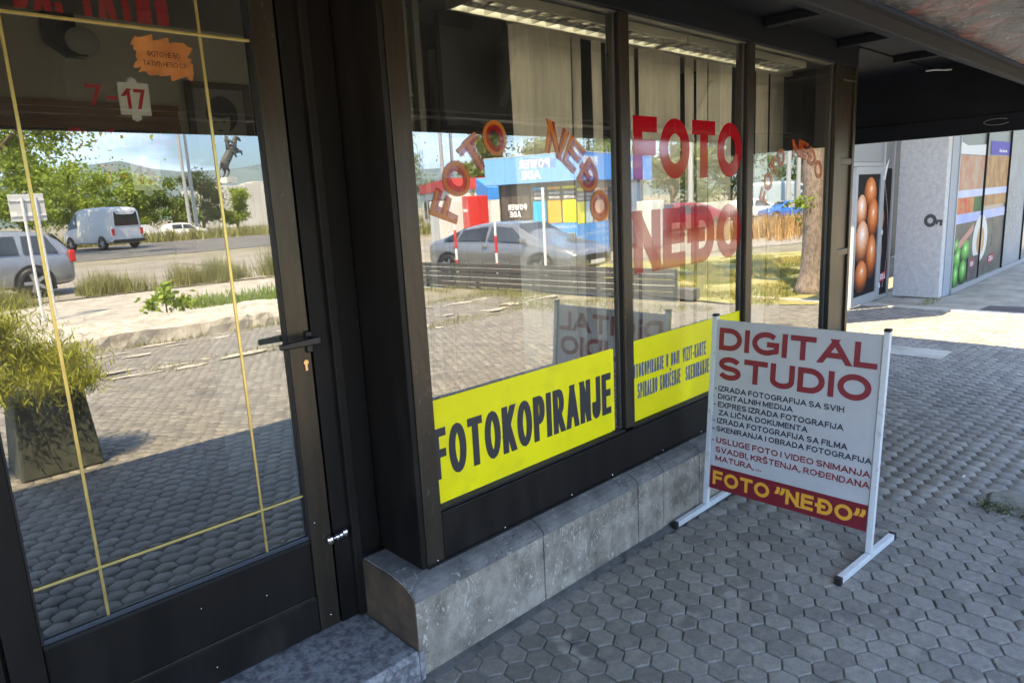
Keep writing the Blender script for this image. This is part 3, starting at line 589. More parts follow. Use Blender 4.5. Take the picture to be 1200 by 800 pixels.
# slightly curled right edge
MB().prism([(2.318, 1.829), (2.33, 1.8225), (2.334, 1.8235), (2.322, 1.8295)], .536, .902, 'z').obj('curled_edge', M_YELLOW, yb)
yb2 = box('yellow_banner', M_YELLOW, 2.456, 3.452, 1.8275, 1.8285, .532, .908); tag(yb2, 'yellow banner with two rows of small condensed lettering behind the folding sign', 'banner')
for s_, x0, x1, z0, z1 in (('FOTOKOPIRANJE U BOJI', 2.458, 2.855, .735, .800), ('VIZIT-KARTE', 2.885, 3.10, .733, .803), ('SPIRALNO KORIČENJE', 2.51, 2.865, .634, .708), ('SKENIRANJE', 2.91, 3.13, .632, .706)):
    strokes(s_, (x0, 1.8270, z0), X, Z, x1-x0, z1-z0, M_INKB, parent=yb2, T=.15, gap=.4)
ft = strokes('FOTO', (2.508, 1.8285, 1.612), X, Z, .935, .266, M_REDW, name='red_lettering', T=.25, gap=.30); tag(ft, 'large red condensed FOTO lettering on the middle window', 'lettering')
M_ORG = mat('orange film lettering', (.62, .24, .03), rough=.08, spec=.5); M_ORG.node_tree.nodes['Principled BSDF'].inputs['IOR'].default_value = 1.6
M_ORGR = mat('red outline film', (.42, .015, .01), rough=.08, spec=.5); M_ORGR.node_tree.nodes['Principled BSDF'].inputs['IOR'].default_value = 1.6
M_REDT = mat('thin red window film', (.40, .008, .016), rough=.06)
for m_, al_ in ((M_ORG, .58), (M_ORGR, .62), (M_REDT, .78)): m_.node_tree.nodes['Principled BSDF'].inputs['Alpha'].default_value = al_
M_REDT.node_tree.nodes['Principled BSDF'].inputs['IOR'].default_value = 1.85
ft = strokes('NEĐO', (2.500, 1.8285, 1.205), X, Z, .945, .275, M_REDT, name='red_lettering', T=.25, gap=.30); tag(ft, 'large red NEĐO lettering below FOTO on the middle window', 'lettering')
def arcword(s, cx, cz, R, a0, a1, h, label):
    o = thing('arched_lettering', label, 'lettering', (cx, 1.8275, cz))
    for nm, m_, bo, y_ in (('lettering', M_ORG, .11, 0), ('letter_outline', M_ORGR, .25, .001)):
        wl = R*math.radians(abs(a1-a0))
        t = strokes(s, (0, y_, 0), X, Z, wl, h, m_, name=nm, parent=o, T=bo, gap=.9 if bo < .2 else .25, arc=(R, math.radians(a0), math.radians(a1)))
arcword('FOTO', 1.865, 1.36, .375, 161, 104, .12, 'arched orange and red FOTO lettering on the first window, left of its red tip')
arcword('NEĐO', 1.865, 1.36, .375, 76, 12, .12, 'arched orange and red NEĐO lettering descending to the right on the first window')
tag(MB().add([(1.845, 1.8355, 1.70), (2.03, 1.8355, 1.70), (2.02, 1.8355, 1.665), (1.86, 1.8355, 1.67)], [(0, 1, 2, 3)]).obj('red_film_strip', M_RED), 'thin red film tip above the kiosk reflection in the first window', 'film strip')
arcword('FOTO', 4.10, 1.33, .385, 161, 112, .10, 'arched orange and red FOTO lettering on the third window')
arcword('NEĐO', 4.10, 1.33, .385, 98, 38, .10, 'arched orange and red NEĐO lettering beside the tree trunk on the third window')

# ---- lettering on the door glass
YT = YDG+.0015
tag(strokes('ВЛ. ТАТИЋ', (.40, YT, 2.056), X, Z, .350, .125, M_RED, name='red_lettering', T=.17, gap=.4), 'red Cyrillic owner name lettering at the top of the door glass', 'lettering')
tag(strokes('7-', (.520, YT, 1.842), X, Z, .072, .052, M_RED, name='red_lettering', T=.18, gap=1), 'small red 7 and dash beside the white paper on the door', 'lettering')
tag(text('Суботом', (.462, YT, 1.725), X, Z, .265, .062, M_RED, name='red_lettering', bold=.03), 'red Cyrillic Saturday lettering half lost in the door reflection', 'lettering')
tag(strokes('7-', (.528, YT, 1.645), X, Z, .06, .052, M_RED, name='red_lettering', T=.18, gap=1), 'small red 7 over reflected foliage on the door, lowest number', 'lettering')
M_PAPER = mat('white paper', (.72, .71, .66), rough=.8)
def paper(label, x0, x1, z0, z1, s_, tabs=True):
    cx = (x0+x1)/2; t_ = .011
    pts = [(x0, z0), (cx-t_, z0), (cx-t_*1.1, z0-.010), (cx, z0-.016), (cx+t_*1.1, z0-.010), (cx+t_, z0), (x1, z0), (x1+.002, z1), (cx+t_, z1), (cx+t_, z1+.010), (cx, z1+.014), (cx-t_, z1+.010), (cx-t_, z1), (x0, z1)]
    o = MB().prism(pts, YT+.002, YT+.0028, 'y').obj('paper_note', M_PAPER); tag(o, label, 'note')
    strokes(s_, (x0+.010, YT+.0015, z0+.016), X, Z, (x1-x0)-.020, (z1-z0)*.62, M_RED, parent=o, T=.17, gap=1)
paper('white paper note with red 17 taped below the brown parchment on the door', .597, .672, 1.822, 1.904, '17')
paper('white paper note with red 15 faint against the reflected sky on the door', .600, .672, 1.628, 1.708, '15')
pts = []
for i in range(60):
    t = i/60*4; e = int(t); q = t-e
    bx, bz = [(q, 0), (1, q), (1-q, 1), (0, 1-q)][e]
    d = .16*noise.noise(Vector((i*.45, 0, 3)))+.05*noise.noise(Vector((i*1.7, 4, 3)))
    pts.append((.652+(bx+d)*.142, 1.925+(bz+d*1.2)*.094-.035*(bx-.5)*.3))
pc = MB().prism(pts, YDG-.0018, YDG-.0008, 'y').obj('parchment', mat('burnt orange parchment', (.50, .20, .05), col2=(.28, .09, .02), rough=.8, scale=14, lo=.3, hi=.7, detail=8))
tag(pc, 'torn orange brown parchment with two Cyrillic lines on the door glass', 'parchment sign')
M_PINK = mat('dark brown ink', (.05, .02, .02), rough=.8)
strokes('ФОТО НЕЂО', (.680, YDG-.0022, 1.974), X, Z, .085, .014, M_PINK, parent=pc, T=.11)
strokes('ТАТИЋ НЕЂО С.Р.', (.667, YDG-.0022, 1.950), X, Z, .115, .013, M_PINK, parent=pc, T=.11)

# ================================================================== INSIDE THE SHOP
# ceiling lamps with mirror louvres
def lamp(x0, x1, label):
    o = thing('ceiling_lamp', label, 'ceiling lamp', (x0, 2.02, 2.25), group='louvre lamps above the display')
    Lx = x1-x0
    MB().box(0.0, Lx, -.09, -.078, 0, .10).box(0, Lx, .085, .097, 0, .10).box(0, .012, -.0775, .0845, 0, .10).box(Lx-.012, Lx, -.0775, .0845, 0, .10).box(0, Lx, -.09, .097, .1003, .112).obj('housing', M_HOUSING, o, bevel=.002)
    lv = MB(); n = int(Lx/.088)
    for i in range(n+1):
        x = .014+(Lx-.03)*i/n; lv.add([(x-.002, -.077, .004), (x+.002, -.077, .004), (x+.013, -.077, .056), (x-.013, -.077, .056), (x-.002, .084, .004), (x+.002, .084, .004), (x+.013, .084, .056), (x-.013, .084, .056)], [(0, 1, 5, 4), (1, 2, 6, 5), (0, 4, 7, 3)])
    for y in (-.025, .030): lv.add([(.013, y-.0015, .0045), (.013, y+.0015, .0045), (.013, y+.010, .055), (.013, y-.010, .055), (Lx-.013, y-.0015, .0045), (Lx-.013, y+.0015, .0045), (Lx-.013, y+.010, .055), (Lx-.013, y-.010, .055)], [(0, 1, 5, 4), (1, 2, 6, 5), (0, 4, 7, 3)])
    MB().box(.013, Lx-.013, -.077, .084, .094, .0995).obj('reflector', mat('white reflector', (.85, .84, .78), rough=.4), o)
    lv.obj('louvre', M_LOUVRE, o)
    MB().cyl((.03, .0, .084), (Lx-.03, .0, .084), .011, n=10).obj('tube', M_TUBE, o)
    return o
lamp(1.76, 3.09, 'louvred ceiling lamp across the top of the first window')
lamp(3.10, 4.42, 'louvred ceiling lamp behind the tops of the second and third windows')

# vertical blind
bl = thing('vertical_blind', 'beige vertical slat blind hanging behind the three display windows', 'blind', (3.4, 2.2, .55))
k = 2.2/2.4
sl = [(2.37, 2.48), (2.485, 2.61), (2.615, 2.72), (2.725, 2.775), (2.80, 2.84), (2.95, 3.01), (3.07, 3.15), (3.28, 3.31), (3.37, 3.45), (3.47, 3.57), (3.58, 3.67), (3.68, 3.75), (3.83, 3.90), (3.97, 4.06), (4.11, 4.22), (4.23, 4.36), (4.45, 4.52), (4.60, 4.66), (4.72, 4.87), (4.93, 5.12)]
MB().box(2.37*k-3.4, 4.78-3.4, -.02, .02, 1.72, 1.745).obj('blind_rail', M_HOUSING, bl)
for i, (a, b) in enumerate(sl):
    a *= k; b *= k; c_ = (a+b)/2; wd = (b-a)/2; turn = random.uniform(.012, .03)
    o = MB(); V = []
    for zi in range(9):
        z_ = zi/8*1.70+.02; sway = .006*math.sin(z_*2.2+i)
        for q in range(4):
            s_ = q/3*2-1; V.append((s_*wd+sway, -s_*turn*.35+.006*(1-s_*s_)*(1 if i % 2 else -1), z_))
    F = [(zi*4+q, zi*4+q+1, (zi+1)*4+q+1, (zi+1)*4+q) for zi in range(8) for q in range(3)]
    s = o.add(V, F).obj('slat', M_BLIND, bl, smooth=True); s.location = (c_-3.4, 0, 0)
# dark cabinet panel, shelf rails, posts
cb = thing('display_backdrop', 'dark backdrop panel with slatted lower half behind the first window', 'backdrop', (2.6, 2.55, .11))
MB().box(-.52, .9, 0, .03, 1.82, 2.28).obj('dark_panel', M_DARKPANEL, cb); MB().box(-.52, .9, -.012, -.002, 1.79, 1.815).obj('panel_rail', M_DARKPANEL, cb)
MB().box(-.52, .9, -.010, -.002, 1.74, 1.765).obj('panel_rail', M_INTDARK, cb)
for i in range(16): MB().box(-.52+i*.09, -.52+i*.09+.082, 0, .02, .30, 1.735).obj('wood_slat', mat('pale brown slat', (.30, .22, .14), rough=.6, var=.1, scale=5, objvar=.15), cb)
fr = thing('display_frame', 'grey metal upright frame inside the left edge of the first window', 'frame', (1.75, 2.3, .11))
for x_, y_, w_ in ((-.20, 0, .028), (-.02, .05, .026), (.075, .10, .030)): MB().box(x_, x_+w_, y_, y_+.03, .41, 2.26).obj('upright', mat('grey frame', (.22, .21, .18), rough=.5), fr)
for z_ in (1.70, 1.86): MB().box(-.17, -.022, .004, .02, z_, z_+.012).obj('cross_bar', mat('grey frame', (.22, .21, .18)), fr)
MB().box(-.23, .16, -.10, .26, 2.262, 2.285).obj('top_plate', M_INTDARK, fr)
tag(MB().box(1.66, 1.86, 2.10, 2.16, 1.655, 1.685).obj('box_camera', M_HANDLE, bevel=.008), 'small black box on the shelf above the reflected trees in the first window', 'box')
sh = thing('shelf_rack', 'grey shelf rails glimpsed between the blind slats', 'shelf', (3.6, 2.9, .11))
for x_ in (-1.3, -.5, .3, 1.1): MB().box(x_, x_+.03, 0, .03, 0, 2.2).obj('upright', mat('grey frame', (.22, .21, .18)), sh)
for z_ in (.5, .9, 1.3, 1.62, 1.74, 1.80): MB().box(-1.3, 1.15, .032, .05, z_, z_+.018).obj('shelf_rail', mat('pale rail', (.40, .38, .33), rough=.5), sh)
MB().box(-1.32, 1.17, .20, .22, 0, 2.3).obj('rack_back', mat('purple grey back', (.11, .10, .11)), sh)

# inner partition with wooden door head seen through the door
iw = tag(box('inner_wall', M_INTWALL, -2.4, 2.1, 3.55, 3.65, .11, 2.42), 'plain grey inner wall seen through the upper door glass', 'wall')
wd = thing('wooden_doorway', 'brown wooden doorway head on the inner wall behind the door glass', 'doorway', (.6, 3.5, .11))
for nm, z0, z1, d in (('lintel', 1.945, 1.97, .05), ('lintel', 1.885, 1.944, .035), ('lintel', 1.86, 1.884, .045)): MB().box(-.9, .66, -d+.048, .048, z0-.11+.09, z1-.11+.09).obj(nm, M_WOOD, wd)
for x_ in (-.9, .56): MB().box(x_, x_+.10, 0, .047, .0, 1.838).obj('post', M_WOOD, wd)
MB().box(-.8, .56, .03, .047, 0, 1.838).obj('door_leaf', mat('brown leaf', (.09, .045, .02), rough=.4, var=.2, scale=4, stretch=(5, 5, .5)), wd)
pf = thing('framed_portrait', 'dark framed black and white portrait on the inner wall behind the door', 'picture', (1.46, 3.5, 1.98))
FW = mat('dark picture frame', (.07, .055, .035), rough=.4)
for a in ((-.155, -.125, -.045, .0), (.125, .155, 0, 0)): MB().box(a[0], a[1], 0, .03, -.21, .20).obj('frame', FW, pf, bevel=.004)
MB().box(-.124, .124, 0, .03, .17, .20).box(-.124, .124, 0, .03, -.21, -.18).obj('frame', FW, pf, bevel=.003)
MB().box(-.124, .124, .020, .026, -.18, .17).obj('photo_print', mat('print ground', (.26, .25, .21), rough=.4, var=.1, scale=5), pf)
dk = mat('print dark', (.02, .022, .02), rough=.4); sk = mat('print skin', (.34, .32, .28), rough=.4)
def oval(cx, cz, rx, rz, y, m, nm, n=24, a0=0, a1=360):
    pts = [(cx+rx*math.cos(math.radians(a0+(a1-a0)*i/n)), y, cz+rz*math.sin(math.radians(a0+(a1-a0)*i/n))) for i in range(n)]
    return MB().add(pts, [tuple(range(n))]).obj(nm, m, pf)
oval(.01, .055, .078, .085, .0192, dk, 'printed_hair'); oval(-.005, .022, .052, .070, .0186, sk, 'printed_face'); oval(.0, .068, .058, .032, .0180, dk, 'printed_fringe')
oval(.02, -.15, .10, .085, .0189, dk, 'printed_shoulders', a0=-20, a1=200)
for x_ in (-.028, .016): oval(x_, .020, .009, .004, .0178, dk, 'printed_eye', 10)
oval(-.006, -.022, .014, .004, .0178, dk, 'printed_mouth', 10)
# wall clock and white item near the door top (partly seen)
ws = thing('wall_speaker', 'small black and white wall fitting behind the top of the door lettering', 'wall fitting', (.86, 3.45, 2.31)); ws.scale = (.75,)*3
MB().prism([(-.13, -.03), (-.03, -.10), (.06, -.10), (.02, -.03), (.02, .12), (-.13, .12)], 0, .09, 'y').obj('bracket', M_HANDLE, ws)
MB().sphere((.04, .03, -.02), .10, .06, .085, 16, 10).obj('globe', mat('milky globe', (.42, .41, .36), rough=.3), ws, smooth=True)
tag(MB().box(-.4, 4.6, 4.4, 4.7, .11, 1.0).obj('shop_counter', M_INTDARK), 'dark counter deep inside the shop', 'counter')

# ================================================================== FOLDING PAVEMENT SIGN
sg = thing('pavement_sign', 'white DIGITAL STUDIO pavement sign with red lettering on steel feet', 'sign board', (2.885, 1.315, 0))
lean = (2.966-2.883)/.936; UPS = Vector((lean, 0, 1)).normalized()
def SP(yv, z, d=0): return Vector((lean*z-d, yv, z))
for yv in (.382, -.382):
    MB().box(-.012, .012, -.012, .012, .032, .960, Matrix.Translation((0, yv, 0)) @ Matrix(((1, 0, lean, 0), (0, 1, 0, 0), (0, 0, 1, 0), (0, 0, 0, 1)))).obj('pole', M_ALU, sg, bevel=.002)
    MB().box(-.0135, .0135, -.0135, .0135, .961, .972, Matrix.Translation((0, yv, 0)) @ Matrix(((1, 0, lean, 0), (0, 1, 0, 0), (0, 0, 1, 0), (0, 0, 0, 1)))).obj('pole_cap', M_CAP, sg, bevel=.003)
    tw = 0 if yv > 0 else -.06
    Mf = Matrix.Translation((0, yv, 0)) @ rot('Z', tw)
    MB().box(-.262, .235, -.0125, .0125, .004, .031, Mf).obj('foot', M_ALU, sg, bevel=.002)
    for xa in ((-.285, -.2625), (.2355, .256)): MB().box(xa[0], xa[1], -.0145, .0145, .001, .033, Mf).obj('foot_cap', M_CAP, sg, bevel=.003)
YL, YR, ZT, ZB = .366, -.366, .945, .118
def pp(u_, v_, d): 
    z_ = ZT+(ZB-ZT)*v_; return SP(YL+(YR-YL)*u_, z_, d)
pn = MB()
for d in (.004, -.004): pn.v += [tuple(pp(0, 0, d)), tuple(pp(1, 0, d)), tuple(pp(1, 1, d)), tuple(pp(0, 1, d))]
pn.f = [(0, 1, 2, 3), (7, 6, 5, 4), (0, 4, 5, 1), (1, 5, 6, 2), (2, 6, 7, 3), (3, 7, 4, 0)]
panel = pn.obj('panel', M_BOARD, sg)
MB().add([pp(0, .862, .0048), pp(1, .862, .0048), pp(1, 1, .0048), pp(0, 1, .0048)], [(0, 1, 2, 3)]).obj('red_band', M_BAND, panel)
Hh = (ZT-ZB)*math.sqrt(1+lean*lean); Ww = YL-YR
def st(s_, u0, u1, v0, v1, m_, bold=.03, par=None): return strokes(s_, pp(u0, v1, .0055), -Y, UPS, (u1-u0)*Ww, (v1-v0)*Hh, m_, parent=par or panel, T=.225 if bold > .02 else .19, gap=.55 if bold > .02 else .7)
st('DIGITAL', .015, .985, .043, .172, M_DRED, .035); st('STUDIO', .022, .965, .208, .342, M_DRED, .035)
st('IZRADA FOTOGRAFIJA SA SVIH', .028, .828, .381, .412, M_SIGNINK, .018)
st('-', .002, .016, .381, .412, M_SIGNINK, .018)
st('DIGITALNIH MEDIJA', .028, .530, .427, .458, M_SIGNINK, .018)
st('EXPRES IZRADA FOTOGRAFIJA', .031, .832, .474, .506, M_SIGNINK, .018); st('-', .002, .016, .474, .506, M_SIGNINK, .018)
st('ZA LIČNA DOKUMENTA', .040, .628, .522, .553, M_SIGNINK, .018)
st('IZRADA FOTOGRAFIJA SA FILMA', .031, .862, .570, .602, M_SIGNINK, .018); st('-', .002, .016, .570, .602, M_SIGNINK, .018)
st('SKENIRANJA I OBRADA FOTOGRAFIJA', .030, .998, .619, .650, M_SIGNINK, .018); st('-', .002, .016, .619, .650, M_SIGNINK, .018)
st('USLUGE FOTO I VIDEO SNIMANJA', .033, .998, .686, .720, M_DRED, .018); st('-', .002, .016, .686, .720, M_DRED, .018)
st('SVADBI, KRŠTENJA, ROĐENDANA', .031, .998, .742, .776, M_DRED, .018); st('MATURA, ...', .034, .355, .795, .828, M_DRED, .018)
st('FOTO ”NEĐO”', .022, .985, .888, .972, M_SIGNY, .03)
for u_, v_ in ((.985, .012), (.985, .6)): MB().sphere(pp(u_, v_, .005), .004, n=8, k=5).obj('rivet', M_ALU, sg)

# ================================================================== FAR SHOP (grocery)
fs = thing('grocery_shop', 'grey grocery shop front with food posters beyond the sunlit strip', 'shop', (10.8, 3.0, 0))
def Q(o): o.parent = fs; o.matrix_parent_inverse = Matrix.Translation((-10.8, -3.0, 0)); return o
M_PLAST = mat('rough pale grey plaster', (.68, .67, .64), col2=(.55, .54, .52), rough=.9, scale=22, bump=.7, bscale=45)
M_GFR = mat('pale grey aluminium', (.42, .43, .43), rough=.4, metal=.3)
M_BLUEG = mat('blue grey reveal', (.36, .39, .42), rough=.6, var=.05, scale=3)
Q(box('pillar', M_PLAST, 10.35, 10.50, 2.665, 3.23, 0, 3.2, bevel=.01))
Q(box('pillar_reveal', M_BLUEG, 10.502, 10.80, 2.655, 3.2, 0, 3.2))
Q(box('upper_wall', M_PLAST, 10.802, 16.2, 2.70, 2.9, 2.45, 3.2))
Q(box('end_wall', M_PLAST, 7.6, 8.60, 3.30, 3.5, 0, 3.2))
Q(box('rear_wall', mat('shop interior dark', (.05, .05, .05)), 8.6, 16.2, 5.0, 5.1, 0, 3.2))
Q(box('canopy_slab', M_PLAST, 8.0, 17, .6, 4.6, 3.2, 3.4))
Q(box('overdoor_panel', mat('grey infill', (.30, .31, .31), rough=.5), 8.62, 9.90, 3.30, 3.33, 1.80, 3.2))
for a in ((8.62, 9.90, 3.28, 3.34, 1.745, 1.795), (9.90, 9.955, 3.27, 3.34, 0, 3.2), (10.30, 10.348, 3.28, 3.33, 0, 3.2), (9.957, 10.298, 3.285, 3.33, .0, .05)): Q(box('frame_bar', M_GFR, *a, bevel=.003))
dr = Q(bpy.data.objects.new('shop_door', None)); COL.objects.link(dr)
for a in ((8.98, 9.05, 3.27, 3.31, .02, 1.74), (9.82, 9.89, 3.27, 3.31, .02, 1.74), (9.051, 9.819, 3.272, 3.31, .02, .13), (9.051, 9.819, 3.272, 3.31, 1.65, 1.74)): box('door_frame', M_GFR, *a, parent=dr, bevel=.003)
for z_ in (.2, .9, 1.6): MB().cyl((9.895, 3.262, z_-.03), (9.895, 3.262, z_+.03), .018, n=10).obj('hinge', M_ALU, dr)
M_PBLK = mat('charcoal poster ground', (.018, .016, .016), rough=.6, spec=.12, var=.3, scale=3)
box('poster_panel', M_PBLK, 9.051, 9.819, 3.29, 3.30, .131, 1.649, parent=dr)
def radial(name, stops, cx=.56, cz=.66):
    m = bpy.data.materials.new(name); m.use_nodes = True; n = m.node_tree; b = n.nodes['Principled BSDF']; b.inputs['Roughness'].default_value = .5; b.inputs['Specular IOR Level'].default_value = .15
    t = n.nodes.new('ShaderNodeTexCoord'); sp = n.nodes.new('ShaderNodeSeparateXYZ'); n.links.new(t.outputs['Generated'], sp.inputs[0]); cm = n.nodes.new('ShaderNodeCombineXYZ')
    for k_, c_ in (('X', cx), ('Z', cz)):
        q = n.nodes.new('ShaderNodeMath'); q.operation = 'SUBTRACT'; q.inputs[1].default_value = c_; n.links.new(sp.outputs[k_], q.inputs[0]); n.links.new(q.outputs[0], cm.inputs[k_])
    l_ = n.nodes.new('ShaderNodeVectorMath'); l_.operation = 'LENGTH'; n.links.new(cm.outputs[0], l_.inputs[0])
    z = n.nodes.new('ShaderNodeTexNoise'); z.inputs['Scale'].default_value = 14; n.links.new(t.outputs['Generated'], z.inputs['Vector']); q = n.nodes.new('ShaderNodeMath'); q.operation = 'MULTIPLY_ADD'; q.inputs[1].default_value = .22; n.links.new(z.outputs['Fac'], q.inputs[0]); n.links.new(l_.outputs['Value'], q.inputs[2])
    r_ = n.nodes.new('ShaderNodeValToRGB'); el = r_.color_ramp.elements
    while len(el) < len(stops): el.new(.5)
    for e_, (p_, c_) in zip(el, stops): e_.position = p_; e_.color = (*c_, 1)
    n.links.new(q.outputs[0], r_.inputs[0]); n.links.new(r_.outputs[0], b.inputs['Base Color']); MATS[name] = m; return m
RE1 = radial('printed egg', [(.12, (.95, .78, .68)), (.22, (.80, .33, .12)), (.45, (.55, .13, .02)), (.66, (.10, .025, .008))]); RE2 = radial('printed pale egg', [(.12, (1, .90, .84)), (.30, (.85, .52, .34)), (.52, (.55, .20, .07)), (.70, (.14, .04, .015))], .5, .7)
RG = radial('printed pepper', [(.12, (.70, .90, .55)), (.24, (.25, .60, .13)), (.48, (.09, .32, .05)), (.68, (.01, .05, .01))])
M_EGG = [mat('printed egg a', (.50, .15, .04), col2=(.42, .12, .04), rough=.5, spec=.15, scale=4), mat('printed egg b', (.56, .24, .10), col2=(.50, .16, .06), rough=.5, spec=.15, scale=4), mat('printed egg highlight', (.72, .42, .28), rough=.5, col2=(.80, .66, .58), scale=9)]
def ell(cx, cz, rx, rz, y, m, nm, par, a=0, n=22):
    pts = []
    for i in range(n):
        t = 2*math.pi*i/n; ex = rx*math.cos(t); ez = rz*math.sin(t)*(1.12 if math.sin(t) > 0 else .92)
        pts.append((cx+ex*math.cos(a)-ez*math.sin(a), y, cz+ex*math.sin(a)+ez*math.cos(a)))
    return MB().add(pts, [tuple(range(n))]).obj(nm, m, par)
yy_ = 3.2888
for i, (cx, cz, rx, rz, a, mi) in enumerate([(9.52, 1.38, .22, .21, .2, 0), (9.24, 1.16, .185, .22, 0, 1), (9.62, 1.06, .195, .26, -.2, 0), (9.30, .78, .24, .27, .1, 1), (9.62, .58, .19, .28, 0, 0), (9.30, .36, .22, .20, 0, 0)]):
    ell(cx, cz, rx, rz, yy_-i*.0012, (RE1, RE2)[mi], 'printed_egg', dr, a)
pp2 = Q(box('poster_panel', M_PBLK, 9.957, 10.298, 3.30, 3.31, .052, 1.72)); Q(box('glass_top', mat('dim top light', (.22, .22, .22), rough=.2), 9.957, 10.298, 3.30, 3.31, 1.722, 3.2))
ell(9.96, 1.05, .13, .17, 3.2985, RE1, 'printed_egg', pp2); ell(9.97, .62, .09, .15, 3.2980, RE2, 'printed_egg', pp2)
MB().add([(9.965, 3.2975, 1.66), (10.17, 3.2975, 1.85), (10.06, 3.2975, 1.60)], [(0, 1, 2)]).obj('printed_arrow', mat('print white', (.8, .8, .8)), pp2)
dots = MB()
for i in range(46):
    t = i/45; x_ = 10.0+.26*math.sin(t*2.6)+.0; z_ = 1.60-1.45*t
    dots.box(x_, x_+.018, 3.2972, 3.2982, z_, z_+.018)
dots.obj('printed_dotted_line', mat('print pink', (.7, .45, .4)), pp2)
lg = MB().add([(10.03, 3.2968, .22), (10.26, 3.2968, .25), (10.25, 3.2968, .37), (10.03, 3.2968, .33)], [(0, 1, 2, 3)]).obj('printed_logo', mat('print red', (.5, .03, .05)), pp2)
strokes('IDEA', (10.05, 3.2960, .255), X, Z, .18, .075, mat('print white', (.8, .8, .8)), parent=pp2)
